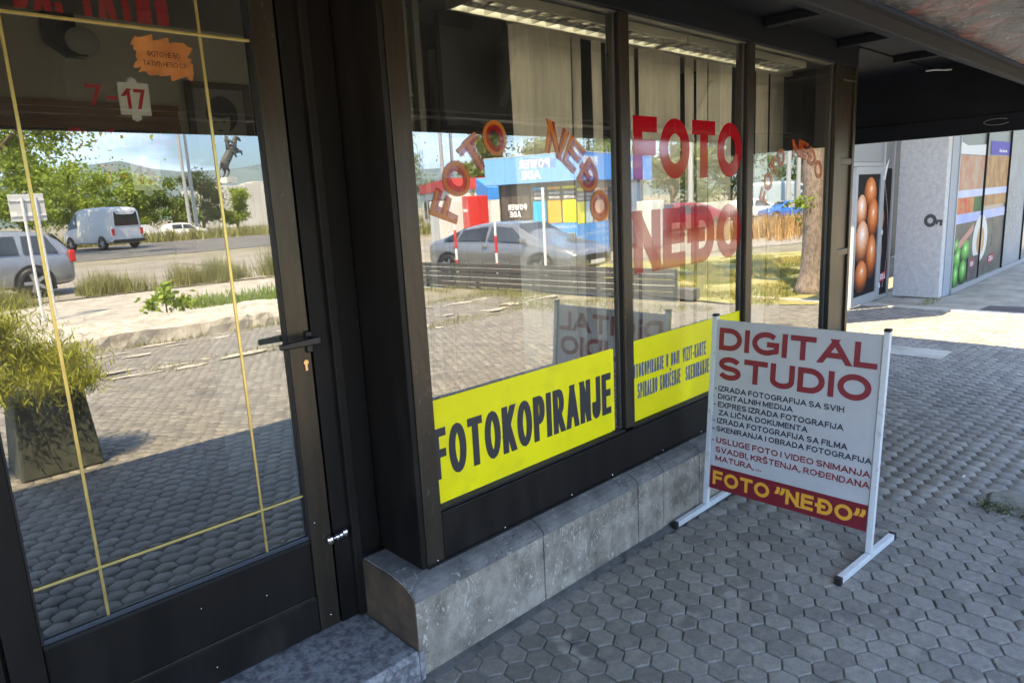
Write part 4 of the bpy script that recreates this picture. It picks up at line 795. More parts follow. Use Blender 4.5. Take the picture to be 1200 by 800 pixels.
# street-side windows with printed films (plane y = 2.65)
M_FILM = {}
def film(name, c, c2=None, sc_=3, st_=None): return mat(name, c, col2=c2, rough=.5, spec=.18, scale=sc_, stretch=st_, lo=.35, hi=.65)
wx = [10.83, 12.22, 13.70, 15.1, 16.2]
for i in range(4):
    wn = Q(bpy.data.objects.new('shop_window', None)); COL.objects.link(wn)
    a, b = wx[i], wx[i+1]
    box('frame', M_GFR, a-.03, b-.031, 2.625, 2.70, .0, .07, parent=wn, bevel=.003); box('frame', M_GFR if i == 0 else M_RUBBER, a-(.030 if i == 0 else .018), a+.0, 2.64, 2.70, .072, 2.45, parent=wn)
    box('backing', mat('window backing', (.16, .16, .15), rough=.3), a+.001, b-.032, 2.665, 2.675, .072, 2.448, parent=wn)
    y0 = 2.6635
    def fl(n_, m_, pts, d): return MB().add([(x_, y0-d, z_) for x_, z_ in pts], [tuple(range(len(pts)))]).obj(n_, m_, wn)
    R_ = lambda x0, x1, z0, z1: [(x0, z0), (x1, z0), (x1, z1), (x0, z1)]
    if i < 2:
        fl('printed_film', film('film olive', (.17, .17, .12), (.10, .09, .08)), R_(a+.01, b-.04, .08, .95), .001)
        fl('printed_food', film('film food', (.52, .20, .10), (.50, .40, .30), 3.6, (1.4, 1, 1)) if i == 0 else film('film food2', (.55, .32, .12), (.28, .15, .07), 4.2, (1.4, 1, .7)), R_(a+.01, b-.04, 1.12, 1.84), .0011)
        fl('painted_reflection', film('reflection lilac', (.50, .52, .75), (.65, .68, .82), 2), R_(a+.01, b-.04, 1.28, 1.38), .002)  # this band and the next paint blue-white window reflections as flat colour
        fl('painted_reflection', film('reflection blue', (.36, .44, .78), (.55, .55, .70), 2), R_(a+.01, b-.04, .93, 1.06), .0021)
    if i == 0:
        fl('printed_red_fruit', film('film red', (.62, .05, .04), (.55, .30, .10), 7), R_(a+.02, a+.9, 1.06, 1.27), .003)
        fl('printed_green_leaf', film('film green', (.07, .20, .05), (.03, .08, .03), 5), R_(a+.92, b-.05, 1.06, 1.27), .003)
        fl('printed_board', film('film board', (.55, .28, .20)), [(a+.0, .60), (a+1.0, .90), (a+1.0, .80), (a+.05, .48)], .004)
        GP = film('film pepper', (.16, .50, .10), (.07, .28, .05), 6); GPL = film('film pepper light', (.45, .75, .35))
        for j, (cx, cz, rx, rz, an) in enumerate([(a+.25, .42, .22, .17, .1), (a+.62, .50, .26, .15, .3), (a+.20, .18, .15, .18, 0), (a+.55, .22, .2, .17, -.2), (a+.14, .62, .14, .09, .6)]):
            ell(cx, cz, rx, rz, y0-.005-j*.001, RG, 'printed_pepper', wn, an)
        fl('printed_grill', film('film charcoal', (.06, .06, .06), (.16, .14, .12), 8), R_(a+.8, b-.04, .08, .42), .011)
        fl('printed_logo', film('print red', (.5, .03, .05)), [(a+.9, .26), (a+1.12, .29), (a+1.12, .39), (a+.9, .36)], .013)
        strokes('IDEA', (a+.92, y0-.0135, .285), X, Z, .17, .065, mat('print white', (.8, .8, .8)), parent=wn)
        fl('printed_white', film('film white', (.72, .74, .74)), [(a+.03, 1.86), (b-.04, 1.85), (b-.04, 2.0), (a+.4, 1.97), (a+.03, 2.02)], .003)
    if i == 1:
        ell(a+.02, .62, .42, .34, y0-.004, film('film plate', (.74, .72, .64)), 'printed_plate', wn); ell(a+.04, .60, .22, .20, y0-.005, film('film pasta', (.62, .45, .22), (.48, .26, .12), 8), 'printed_pasta', wn)
        for j in range(7): fl('printed_lettering', film('film ink', (.10, .09, .09)), R_(a+.70+.03*(j % 2), a+.70+.05+.03*((j*5) % 3), .50+j*.06, .53+j*.06), .006)
        fl('printed_logo', film('print red', (.5, .03, .05)), [(a+.60, .22), (a+.92, .25), (a+.92, .37), (a+.60, .33)], .006)
        strokes('IDEA', (a+.64, y0-.0065, .255), X, Z, .24, .075, mat('print white', (.8, .8, .8)), parent=wn)
        fl('printed_purple', film('film purple', (.10, .08, .42)), R_(a+.25, b-.05, 1.86, 2.06), .003); text('Stretva', (a+.75, y0-.004, 1.90), X, Z, .5, .05, mat('print white', (.8, .8, .8)), parent=wn)
    if i == 2:
        fl('printed_film', film('film silver', (.38, .39, .38), (.30, .31, .31), 2), R_(a+.01, b-.04, .08, 2.2), .001)
        cbm = MB()
        for j in range(190):
            cx = a+.5+rng.normal(0, .28); cz = 1.0+rng.normal(0, .25); s_ = rng.uniform(.018, .04)
            if a+.02 < cx < b-.06: cbm.add([(cx+s_*math.cos(t), y0-.003-.00001*j, cz+s_*math.sin(t)) for t in [0, 1.2, 2.3, 3.4, 4.4, 5.4]], [(0, 1, 2, 3, 4, 5)])
        cbm.obj('printed_pebbles', film('film pebble', (.62, .62, .58), (.20, .21, .20), 30), wn)
# key shaped sign stencil on pillar
M_KEY = mat('charcoal paint', (.09, .09, .09), rough=.8)
kb = MB(); ring = [(2.82+.075*math.cos(t), 1.02+.085*math.sin(t)) for t in [2*math.pi*i/16 for i in range(16)]]; rin = [(2.82+.034*math.cos(t), 1.02+.038*math.sin(t)) for t in [2*math.pi*i/16 for i in range(16)]]
V = [(10.347, a_, b_) for a_, b_ in ring]+[(10.347, a_, b_) for a_, b_ in rin]
kb.add(V, [(i, (i+1) % 16, 16+(i+1) % 16, 16+i) for i in range(16)]); kb.box(10.3462, 10.348, 2.675, 2.775, 1.0, 1.03).box(10.3462, 10.348, 2.68, 2.71, .955, 1.0).box(10.3462, 10.348, 2.73, 2.75, .97, 1.0)
Q(kb.obj('key_emblem', M_KEY))

# ================================================================== VEGETATION
def leaves(n, gen, size, seed, aspect=.5, droop=0):
    """n quads; gen(rng) -> centre"""
    g = np.random.default_rng(seed); V = np.zeros((n, 4, 3), np.float32)
    C = gen(g, n)
    a = g.normal(size=(n, 3)); a[:, 2] -= droop; a /= np.linalg.norm(a, axis=1)[:, None]
    b = np.cross(a, g.normal(size=(n, 3))); b /= np.linalg.norm(b, axis=1)[:, None]
    s = size*g.uniform(.6, 1.4, (n, 1))
    V[:, 0] = C-a*s*.5; V[:, 1] = C+b*s*aspect*.5; V[:, 2] = C+a*s*.5; V[:, 3] = C-b*s*aspect*.5
    return V.reshape(-1, 3), np.arange(n*4).reshape(-1, 4)
def clump_gen(clumps):
    cl = np.array([c[:3] for c in clumps]); rr = np.array([c[3] for c in clumps]); pr = rr**2; pr /= pr.sum()
    def g_(g, n):
        i = g.choice(len(cl), n, p=pr); d = g.normal(size=(n, 3)); d /= np.linalg.norm(d, axis=1)[:, None]
        return cl[i]+d*(rr[i]*np.abs(g.normal(0, .62, n)))[:, None]*np.array([1, 1, .75])
    return g_
M_BARK = mat('grey brown bark', (.13, .10, .075), rough=.95, var=.35, scale=5, stretch=(3, 3, .7), bump=.6, bscale=12)
M_LF = [mat('yellow green foliage', (.27, .36, .045), rough=.6, objvar=.4, island=True, trans=.45), mat('mid green foliage', (.14, .21, .04), rough=.6, objvar=.45, island=True, trans=.35), mat('dark green foliage', (.05, .085, .028), rough=.6, objvar=.45, island=True, trans=.25), mat('grey green foliage', (.19, .23, .08), rough=.6, objvar=.4, island=True, trans=.35)]
def tree(x, y, h, cr, kind, label, group, nl=9000, leaf=.22, trunk=.16, base=.28, seed=0, droop=0, squash=1.0, aspect=.55, cat='tree', name='tree'):
    o = thing(name, label, cat, (x, y, -.03), random.uniform(0, 6), group); g = random.Random(seed*7+3)
    tb = MB(); top = h*.75; p = Vector((0, 0, 0)); pts = [p.copy()]
    for i in range(5): p = p+Vector((g.uniform(-.12, .12)*h*.06, g.uniform(-.12, .12)*h*.06, top/5)); pts.append(p.copy())
    tb.tube(pts, [trunk*(1-.16*i) for i in range(6)], 9); cl = []
    for i in range(11):
        hh = g.uniform(base, .72); a = g.uniform(0, 6.28); q = pts[min(4, int(hh*5/.75))]; rad = cr*g.uniform(.45, .85)*(1.1-.5*abs(hh-.5))
        e = Vector((math.cos(a)*rad, math.sin(a)*rad, h*(hh+g.uniform(.05, .22)))); m_ = (q+e)/2+Vector((0, 0, .06*h))
        tb.tube([q, m_, e], [trunk*.4, trunk*.22, trunk*.08], 6); cl.append((*e, cr*g.uniform(.28, .45))); cl.append((*m_, cr*g.uniform(.2, .34)))
    for i in range(9):
        a = g.uniform(0, 6.28); rad = cr*g.uniform(0, .8); cl.append((math.cos(a)*rad, math.sin(a)*rad, h*g.uniform(base+.05, .93), cr*g.uniform(.2, .38)))
    cl.append((0, 0, h*.9, cr*.35))
    tb.obj('trunk', M_BARK, o, smooth=True)
    V, F = leaves(nl, clump_gen(cl), leaf, seed+11, aspect, droop); V[:, 2] *= squash
    np_mesh('crown', V, F, M_LF[kind], o); return o
GT = 'trees reflected beyond the far road'
# V(px, depth) positions worked out on the mirrored line of sight
def refl(px, d, g):
    lat = (px-600)/813.4*d; x = math.sin(YAW)*d+math.cos(YAW)*lat; y = math.cos(YAW)*d-math.sin(YAW)*lat
    return round(x, 2), round(2*g-y, 2)
DG, WG = YDG, YG
for i, (x, y, h, cr, kd, lb) in enumerate([
    (5.0, -36, 12.5, 6.6, 0, 'big tree with hanging boughs reflected in the top left of the door'),
    (9.3, -52, 7.4, 3.8, 0, 'yellow green tree left of the reflected van'),
    (14.0, -58, 6.3, 3.4, 0, 'bright bushy tree directly behind the reflected van'),
    (18.6, -62, 5.8, 3.0, 0, 'small bright tree right of the reflected van'),
    (20.8, -58, 4.9, 2.0, 1, 'round tree just left of the two reflected lamp posts'),
    (28.0, -71, 6.4, 2.6, 2, 'dark conifer like tree right of the two reflected lamp posts'),
    (32.0, -72, 4.6, 1.6, 0, 'slim bright tree at the left end of the white monument wall'),
    (40.2, -78, 4.0, 1.2, 1, 'sparse tree standing in front of the white monument wall'),
    (38.2, -66, 8.0, 1.9, 2, 'dark tree at the right edge of the door reflection'),
    (5.0, -60, 9.5, 4.5, 2, 'dark tree behind the trunk at the left edge of the door reflection')]):
    tree(x, y, h, cr, kd, lb, GT, nl=15000 if i else 26000, leaf=.23, seed=i+1, trunk=.3 if i == 0 else .16, base=.12 if i else .3, squash=1)
# trees in the window reflections
for i, (x, y, h, cr, kd, lb, dr_) in enumerate([
    (29.5, -37.5, 9.2, 3.4, 3, 'weeping willow like tree at the left of the first window reflection', 2.0),
    (23.2, -22.0, 5.9, 1.7, 1, 'round tree above the left end of the reflected kiosk roof', 0),
    (26.5, -20.0, 5.1, 2.4, 3, 'pale green tree above the middle of the reflected kiosk', 0),
    (30.5, -21.5, 7.8, 3.6, 1, 'green tree behind the red car in the middle window', 0),
    (34.0, -18.5, 7.6, 3.6, 3, 'light green tree behind the O letters in the middle window', 0),
    (38.5, -17.5, 9.5, 4.4, 2, 'dark tall tree at the right edge of the middle window', 0),
    (42.5, -15.0, 9.5, 4.6, 1, 'tall tree at the left of the third window reflection', 0),
    (46.0, -12.5, 9.8, 4.6, 2, 'dark tree behind the lamp posts in the third window', 0),
    (44.0, -8.0, 8.5, 4.2, 1, 'green tree behind the plane tree trunk in the third window', 0)]):
    tree(x, y, h, cr, kd, lb, GT, nl=13000, leaf=.18, seed=i+31, droop=dr_, base=.1, aspect=.4 if dr_ else .55)
# plane tree with flaking trunk on the lawn
pt = thing('plane_tree', 'leaning plane tree with flaking pink bark reflected in the third window', 'tree', (10.27, -.68, -.03))
M_PLANE = mat('flaking plane bark', (.30, .235, .19), col2=(.16, .13, .11), rough=.9, scale=26, stretch=(1, 1, .6), lo=.42, hi=.55, bump=.5)
MB().tube([(0, 0, 0), (0, .01, .12), (.0, .02, .35), (-.03, .04, .7), (-.06, .05, 1.1), (-.055, .03, 1.5), (-.05, .02, 1.9), (-.01, .01, 2.4), (.02, .0, 3.0), (.1, -.1, 4.2)], [.25, .20, .155, .142, .138, .130, .134, .126, .12, .09], 20).obj('trunk', M_PLANE, pt, smooth=True)
MB().tube([(0, 0, 2.6), (.7, -.6, 3.5), (1.4, -1.4, 4.4)], [.09, .07, .04], 8).tube([(0, 0, 2.8), (-.3, -.9, 3.7), (-.6, -1.8, 4.5)], [.09, .07, .04], 8).obj('limb', M_PLANE, pt, smooth=True)
V, F = leaves(5000, clump_gen([(.2, -.2, 4.4, 1.0), (1.4, -1.3, 4.5, .9), (-.6, -1.7, 4.6, .9), (.6, -1.2, 5.2, 1.1)]), .13, 5); np_mesh('crown', V, F, M_LF[1], pt)
V, F = leaves(500, clump_gen([(.35, -.1, 1.5, .22), (.4, -.2, 1.1, .2), (-.38, .0, 1.35, .16)]), .07, 6); np_mesh('shoots', V, F, M_LF[0], pt)
MB().box(-.19, -.02, -.26, -.245, 1.28, 1.36).obj('plate', M_ALU, pt)

# grass and weeds (uncountable)
def blades(name, areas, n, h, m, seed, w=.012, z0=-.01, bend=.5):
    g = np.random.default_rng(seed); P_ = []
    ar = np.array([(a[1]-a[0])*(a[3]-a[2]) for a in areas]); ix = g.choice(len(areas), n, p=ar/ar.sum())
    A = np.array(areas)[ix]; x = g.uniform(A[:, 0], A[:, 1])+g.normal(0, .12, n)*(h > .1); y = (A[:, 2]+A[:, 3])/2+(A[:, 3]-A[:, 2])*(g.normal(0, .30, n) if h > .1 else g.uniform(-.5, .5, n))
    cl = np.array([noise.noise(Vector((a*1.3, b*1.3, seed))) for a, b in zip(x, y)]); keep = cl > -.22; x, y, cl = x[keep], y[keep], cl[keep]
    n = len(x); hh = h*g.uniform(.4, 1.2, n)*(1+cl); th = g.uniform(0, 6.28, n); bd = g.uniform(0, bend, n)*hh
    V = np.zeros((n, 3, 3), np.float32); V[:, 0] = np.stack([x-w*np.cos(th), y-w*np.sin(th), np.full(n, z0)], 1); V[:, 1] = np.stack([x+w*np.cos(th), y+w*np.sin(th), np.full(n, z0)], 1)
    V[:, 2] = np.stack([x+bd*np.sin(th), y-bd*np.cos(th), z0+hh], 1)
    o = np_mesh(name, V.reshape(-1, 3), np.arange(n*3).reshape(-1, 3), m); return tag(o, kind='stuff')
M_DRY = mat('dry straw grass', (.46, .38, .12), col2=(.22, .25, .05), rough=.8, scale=1.5, objvar=.35, island=True, trans=.3)
M_GRN = mat('fresh green grass', (.20, .28, .05), rough=.7, objvar=.35, island=True, trans=.35)
M_WEED = mat('olive seeding weeds', (.26, .26, .09), rough=.8, objvar=.35, island=True, trans=.3)
sheet('lawn', [(9.0, -2.9), (8.8, -.9), (9.3, -.05), (12, -.6), (17.6, -3.2), (15.6, -4.6), (12.2, -6.9), (9.4, -3.2)], -.004, mat('straw lawn soil', (.40, .34, .13), col2=(.17, .19, .05), rough=.95, scale=1.6, bump=.5, detail=9))
blades('lawn_grass', [(9.1, 12.0, -3.0, -.7), (10.5, 15.5, -4.6, -1.8)], 26000, .06, M_DRY, 3, w=.010)
blades('weed_strip', [(3.4, 5.1, -13.6, -12.9), (5.6, 7.4, -13.6, -12.9), (7.9, 9.6, -13.6, -12.8), (-3, 2.6, -12.6, -12.0)], 15000, .42, M_WEED, 4, w=.006, bend=.7)
blades('green_grass', [(4.3, 8.2, -9.6, -7.3)], 5000, .13, M_GRN, 5, w=.012)
blades('joint_weeds', [(7.0, 8.3, -5.2, -1.0), (2.0, 8.0, -5.45, -5.15), (1.5, 7.5, -3.75, -3.35), (9.57, 10.3, 2.6, 2.75), (8.8, 9.4, -.9, -.6), (7.7, 8.5, -8.0, -3.0)], 9000, .055, M_WEED, 6, w=.006)
blades('far_verge', [(6, 60, -50, -47.3), (20, 60, -29, -27)], 16000, .7, M_WEED, 8, w=.05)
blades('roadside_flowers', [(20, 34, -9.2, -6.0)], 7000, .5, mat('rusty seeding weeds', (.36, .22, .08), rough=.8, objvar=.4, island=True), 9, w=.02)
# corner weed at the right edge, small leafy weed plant
wp = thing('weed_plant', 'broad leafed green weed on the crumbling kerb wall', 'plant', (3.7, -7.9, 0))
V, F = leaves(420, clump_gen([(0, 0, .28, .24), (-.25, .05, .2, .18), (.3, .0, .2, .2), (.05, 0, .48, .14)]), .10, 77, .6); np_mesh('foliage', V, F, M_LF[0], wp)
MB().tube([(0, 0, 0), (.02, 0, .5)], [.015, .008], 6).tube([(0, 0, 0), (-.25, .05, .25)], .008, 5).tube([(0, 0, 0), (.3, 0, .25)], .008, 5).obj('stem', M_BARK, wp)

# concrete planter with trailing plant, reflected at the door's left
pl = thing('planter', 'tapered grey green planter with a trailing yellow green shrub reflected in the door', 'planter', (.80, -1.12, 0))
M_PL = mat('grey green concrete', (.085, .095, .07), col2=(.045, .05, .038), rough=.8, scale=5, bump=.3)
def frustum(b, w0, w1, z0, z1): return b.add([(-w0, -w0, z0), (w0, -w0, z0), (w0, w0, z0), (-w0, w0, z0), (-w1, -w1, z1), (w1, -w1, z1), (w1, w1, z1), (-w1, w1, z1)], [(0, 3, 2, 1), (4, 5, 6, 7), (0, 1, 5, 4), (1, 2, 6, 5), (2, 3, 7, 6), (3, 0, 4, 7)])
frustum(MB(), .23, .19, .0, .50).obj('pot', M_PL, pl, bevel=.015)
V, F = leaves(24000, clump_gen([(-.05, 0, .72, .26), (.16, .05, .68, .20), (-.25, .0, .82, .26), (.20, .14, .56, .15), (-.18, .05, .95, .20), (-.5, 0, .90, .26), (.02, .20, .60, .20), (-.25, .2, .62, .2), (-.6, .1, .75, .25)]), .06, 8, .10, 1.3)
np_mesh('foliage', V, F, mat('trailing yellow green foliage', (.38, .40, .035), rough=.6, objvar=.4, island=True, trans=.4), pl)
MB().tube([(0, 0, .45), (.02, 0, .8)], [.03, .02], 6).tube([(0, 0, .5), (-.25, 0, .9)], .012, 5).obj('stem', M_BARK, pl)

# ================================================================== VEHICLES
def wheel(par, x, y, r_, side, w_=.2):
    t = MB(); n = 28; R2 = [(r_*.66, 0), (r_*.93, .0), (r_, .03), (r_, w_-.03), (r_*.93, w_), (r_*.66, w_)]
    for i in range(n):
        for a, b in R2: th = 2*math.pi*i/n; t.v.append((x+a*math.cos(th), y-side*b, r_+a*math.sin(th)))
    q = len(R2)
    for i in range(n):
        for j in range(q-1): t.f.append((i*q+j, ((i+1) % n)*q+j, ((i+1) % n)*q+j+1, i*q+j+1))
    to = t.obj('wheel', M_CAP, par, smooth=True)
    rm = MB().cyl((x, y-side*.05, r_), (x, y-side*.09, r_), r_*.66, n=24)
    for i in range(5):
        a = 2*math.pi*i/5; m_ = Matrix.Translation((x, 0, r_)) @ rot('Y', a); 
        rm.box(0, r_*.64, min(y-side*.01, y-side*.05), max(y-side*.01, y-side*.05), -.035, .035, m_)
    rm.cyl((x, y-side*.005, r_), (x, y-side*.05, r_), r_*.14, n=12).obj('rim', mat('alloy', (.45, .46, .48), rough=.3, metal=.8), to)
def car(name, label, cat, loc, rz, st, paint, wheels, L_=4.3, Wd=.86, group='cars in the window reflections', r_=.3, panes=(), windscreen=None, rear=None, scale=1):
    """st: stations (x, zlow, belt, roof, halfwidth at belt, halfwidth at roof); front at +x"""
    o = thing(name, label, cat, loc, rz, group); o.scale = (scale,)*3; b = MB(); q = 14
    def sec(s):
        x, zl, zb, zr, wb, wr = s
        half = [(wb*.90, zl), (wb*.985, zl+.10), (wb, zl+(zb-zl)*.55), (wb*.965, zb), (wr+(wb*.93-wr)*.12, zb+(zr-zb)*.85 if zr > zb+.02 else zb+.004), (wr*.9, zr if zr > zb+.02 else zb+.012), (wr*.45, (zr if zr > zb+.02 else zb+.012)+.02)]
        return [(x, a, c) for a, c in half]+[(x, -a, c) for a, c in half[::-1]]
    S_ = [sec(s) for s in st]
    for s in S_: b.v += s
    for i in range(len(S_)-1):
        for j in range(q): b.f.append((i*q+j, i*q+(j+1) % q, (i+1)*q+(j+1) % q, (i+1)*q+j))
    b.f.append(tuple(range(q))); b.f.append(tuple((len(S_)-1)*q+j for j in range(q))[::-1])
    bo = b.obj('body', paint, o, smooth=True); bo.data.set_sharp_from_angle(angle=math.radians(180)); cr_ = bo.modifiers.new('smooth', 'SUBSURF'); cr_.levels = 2; cr_.render_levels = 2
    def at(x):
        for i in range(len(st)-1):
            if st[i][0] <= x <= st[i+1][0]:
                t = (x-st[i][0])/(st[i+1][0]-st[i][0]); return [st[i][k_]*(1-t)+st[i+1][k_]*t for k_ in range(6)]
    for (xa, xb, ia, ib) in panes:      # side panes, ia/ib upper inset
        for sd_ in (1, -1):
            pts = []
            for x, fr_ in ((xa, .06), (xb, .06), (xb-ib, .80), (xa+ia, .80)):
                s = at(x); z_ = s[2]+(s[3]-s[2])*fr_; y_ = s[4]*.965+((s[5]+(s[4]*.93-s[5])*.12)-s[4]*.965)*(fr_/.85)
                pts.append((x, sd_*(y_+.012), z_))
            MB().add(pts, [(0, 1, 2, 3)]).obj('side_window', M_CARGLASS, o)
    for nm, ws in (('windscreen', windscreen), ('rear_window', rear)):
        if ws:
            (xa, za, wa), (xb, zb_, wb_) = ws; MB().add([(xa, -wa, za), (xa, wa, za), (xb, wb_, zb_), (xb, -wb_, zb_)], [(0, 1, 2, 3)]).obj(nm, M_CARGLASS, o)
    for x in wheels:
        for sd_ in (1, -1):
            y_ = sd_*(at(x)[4]+.005)
            n = 20; MB().add([(x+(r_+.055)*math.cos(math.pi*i/(n-1)), y_+sd_*.004, r_+.01+(r_+.055)*math.sin(math.pi*i/(n-1))) for i in range(n)]+[(x-(r_+.055), y_+sd_*.004, .16), (x+(r_+.055), y_+sd_*.004, .16)], [tuple(range(n+2))]).obj('wheel_arch_shade', M_CAP, o)  # flat black disc stands in for the shade inside the arch
            wheel(o, x, y_+sd_*.03, r_, sd_)
    return o
SILV = mat('silver grey paint', (.28, .30, .33), rough=.25, metal=.5, coat=.6); DSIL = mat('dark silver paint', (.24, .255, .27), rough=.22, metal=.5, coat=.8)
sed = [(-2.15, .45, .80, .80, .62, .5), (-2.08, .22, .92, .93, .80, .62), (-1.75, .2, .96, .99, .85, .62), (-1.35, .2, .96, 1.18, .86, .60), (-.75, .2, .95, 1.38, .87, .60), (.05, .2, .93, 1.42, .87, .60), (.45, .2, .92, 1.36, .87, .60), (1.15, .2, .90, .93, .86, .66), (1.7, .2, .82, .83, .83, .62), (2.05, .22, .72, .72, .76, .55), (2.18, .35, .58, .58, .62, .45)]
c1 = car('parked_car', 'silver grey saloon car with its bonnet right, reflected in the first window', 'car', (10.45, -7.05, -.01), math.radians(84), sed, DSIL, (-1.35, 1.32), panes=((-1.52, -1.12, .22, .0), (-1.06, -.22, .05, .02), (-.14, .95, .02, .50)), windscreen=((1.10, .955, .60), (.50, 1.355, .50)), rear=((-1.72, 1.0, .60), (-1.10, 1.27, .52)), r_=.31, scale=.98)
c1.scale = (.94, .94, .81)
for sd_ in (1, -1):
    MB().sphere((2.02, sd_*.60, .60), .10, .12, .06, 12, 8).obj('headlight', mat('lamp lens', (.6, .62, .65), rough=.1), c1, smooth=True)
    MB().box(.86, .98, min(sd_*.84, sd_*1.0), max(sd_*.84, sd_*1.0), .92, 1.02).obj('mirror', DSIL, c1, bevel=.02)
    MB().box(-.30, -.14, min(sd_*.86, sd_*.89), max(sd_*.86, sd_*.89), .82, .845).box(-1.18, -1.02, min(sd_*.86, sd_*.89), max(sd_*.86, sd_*.89), .84, .865).obj('door_handle', M_CHROME, c1)
MB().box(2.10, 2.20, -.36, .36, .46, .60).obj('grille', M_CAP, c1, bevel=.01); MB().box(2.192, 2.21, -.25, .25, .36, .45).obj('number_plate', M_ALU, c1)
wag = [(-2.15, .4, .80, .82, .70, .6), (-2.1, .22, .90, 1.05, .83, .58), (-1.75, .2, .93, 1.42, .86, .60), (-.75, .2, .93, 1.47, .87, .62), (.05, .2, .92, 1.46, .87, .62), (.45, .2, .91, 1.38, .87, .60), (1.15, .2, .90, .93, .86, .66), (1.75, .2, .80, .81, .82, .60), (2.1, .28, .66, .66, .68, .5)]
c2 = car('parked_car', 'silver estate car at the left of the door reflection behind the traffic sign', 'car', (1.70, -14.9, -.01), math.radians(181), wag, SILV, (-1.32, 1.3), panes=((-1.85, -1.2, .18, .02), (-1.12, -.25, .02, .02), (-.17, .95, .02, .5)), rear=((-2.12, .98, .60), (-1.84, 1.36, .52)), windscreen=((1.10, .95, .6), (.5, 1.37, .5)), r_=.33, scale=1.0)
for sd_ in (1, -1): MB().box(-2.16, -2.05, min(sd_*.62, sd_*.84), max(sd_*.62, sd_*.84), .72, .98).obj('tail_light', mat('red lens', (.5, .02, .02), rough=.15), c2, bevel=.02)
van_s = [(-2.6, .4, 1.15, 2.15, .88, .78), (-2.55, .3, 1.2, 2.30, .95, .82), (-1.0, .3, 1.2, 2.36, .96, .84), (.9, .3, 1.2, 2.32, .96, .82), (1.35, .3, 1.2, 2.05, .95, .76), (1.95, .3, 1.14, 1.22, .93, .72), (2.5, .35, .90, .92, .86, .66), (2.68, .42, .70, .70, .74, .55)]
WHT = mat('silver white van paint', (.60, .62, .64), rough=.3, coat=.5)
c3 = car('delivery_van', 'silver white panel van seen from behind on the far road in the door reflection', 'van', (11.15, -41.5, -.01), math.radians(-106), van_s, WHT, (-1.6, 1.6), panes=((.75, 1.80, .05, .45),), rear=((-2.62, 1.30, .70), (-2.585, 2.05, .66)), windscreen=((1.93, 1.24, .66), (1.38, 2.0, .62)), r_=.36, group=None, scale=1.0)
MB().box(-2.72, -2.58, -.9, .9, .38, .55).obj('rear_bumper', M_CAP, c3, bevel=.02)
for sd_ in (1, -1): MB().box(-2.63, -2.58, min(sd_*.76, sd_*.9), max(sd_*.76, sd_*.9), .8, 1.15).obj('tail_light', mat('red lens', (.5, .02, .02)), c3)
c4 = car('parked_car', 'dark red car on the road reflected in the middle window', 'car', (22.55, -10.78, -.01), math.radians(205), sed, mat('red paint', (.20, .008, .015), rough=.3, coat=.5), (-1.35, 1.32), panes=((-1.06, -.22, .05, .02), (-.14, .95, .02, .5)), windscreen=((1.1, .955, .6), (.5, 1.355, .5)), rear=((-1.72, 1.0, .6), (-1.1, 1.27, .52)), r_=.31, scale=.84)
c5 = car('parked_car', 'small blue car low behind the weeds in the third window reflection', 'car', (34.25, -12.07, -.01), math.radians(215), sed, mat('blue paint', (.02, .12, .45), rough=.25, coat=.8), (-1.35, 1.32), panes=((-1.06, -.22, .05, .02), (-.14, .95, .02, .5)), windscreen=((1.1, .955, .6), (.5, 1.355, .5)), r_=.31, scale=.62)
c6 = car('parked_van', 'pale blue grey van behind the blue car in the third window reflection', 'van', (38.0, -14.03, -.01), math.radians(60), van_s, mat('pale blue van paint', (.30, .38, .42), rough=.3, coat=.4), (-1.6, 1.6), panes=((.75, 1.8, .05, .45),), windscreen=((1.93, 1.24, .66), (1.38, 2.0, .62)), r_=.34, group=None, scale=.8)
c7 = car('parked_car', 'white car at the left of the pale van in the third window reflection', 'car', (34.6, -13.8, -.01), math.radians(60), wag, mat('white paint', (.7, .7, .7), rough=.3, coat=.4), (-1.32, 1.3), panes=((-1.12, -.25, .02, .02), (-.17, .95, .02, .5)), r_=.31, scale=.72)
for i, (x, y, c_, lb) in enumerate([(19.6, -52.5, (.7, .7, .7), 'white car parked under the small bright tree in the door reflection'), (17.4, -55, (.35, .36, .38), 'grey car parked just right of the van in the door reflection')]):
    car('parked_car', lb, 'car', (x, y, -.01), .2+i, wag, mat('far car %d' % i, c_, rough=.3), (-1.32, 1.3), panes=((-1.12, -.25, .02, .02), (-.17, .95, .02, .5)), r_=.31, scale=.8)

# ================================================================== KIOSK
ki = thing('kiosk', 'drinks kiosk with blue roof fascia and sports drink posters reflected in the windows', 'kiosk', (13.78, -8.15, 0), math.radians(-13))
# local frame: corner at origin, long face along +x (street side), short face along -y; faces seen: -x side (short) and +y side (long)
KG = mat('brown grey cladding', (.17, .155, .14), rough=.5, var=.1, scale=2); KB = mat('blue fascia', (.06, .30, .80), rough=.35, var=.05); KLB = mat('light blue fascia', (.20, .45, .85), rough=.35)
W2 = mat('white print', (.85, .85, .85), rough=.4)
MB().box(.06, 4.5, -2.45, -.06, 0, 2.0).obj('cabin', KG, ki)
MB().box(-.12, 4.8, -2.75, .12, 1.98, 2.68).obj('roof_fascia', KB, ki, bevel=.01)
MB().box(-.125, -.121, -2.75, .12, 1.99, 2.67).obj('fascia_panel', KLB, ki)
MB().box(-.13, 4.81, -2.76, .13, 2.681, 2.70).obj('roof_trim', M_ALU, ki); MB().box(-.128, -.114, .114, .128, 1.98, 2.68).obj('corner_trim', M_ALU, ki)
kt = lambda s_, o_, U_, w_, h_, m_=W2, b_=.05: strokes(s_, o_, U_, Z, w_, h_, m_, parent=ki, T=.23 if b_ else .13, gap=.35 if b_ else .8)
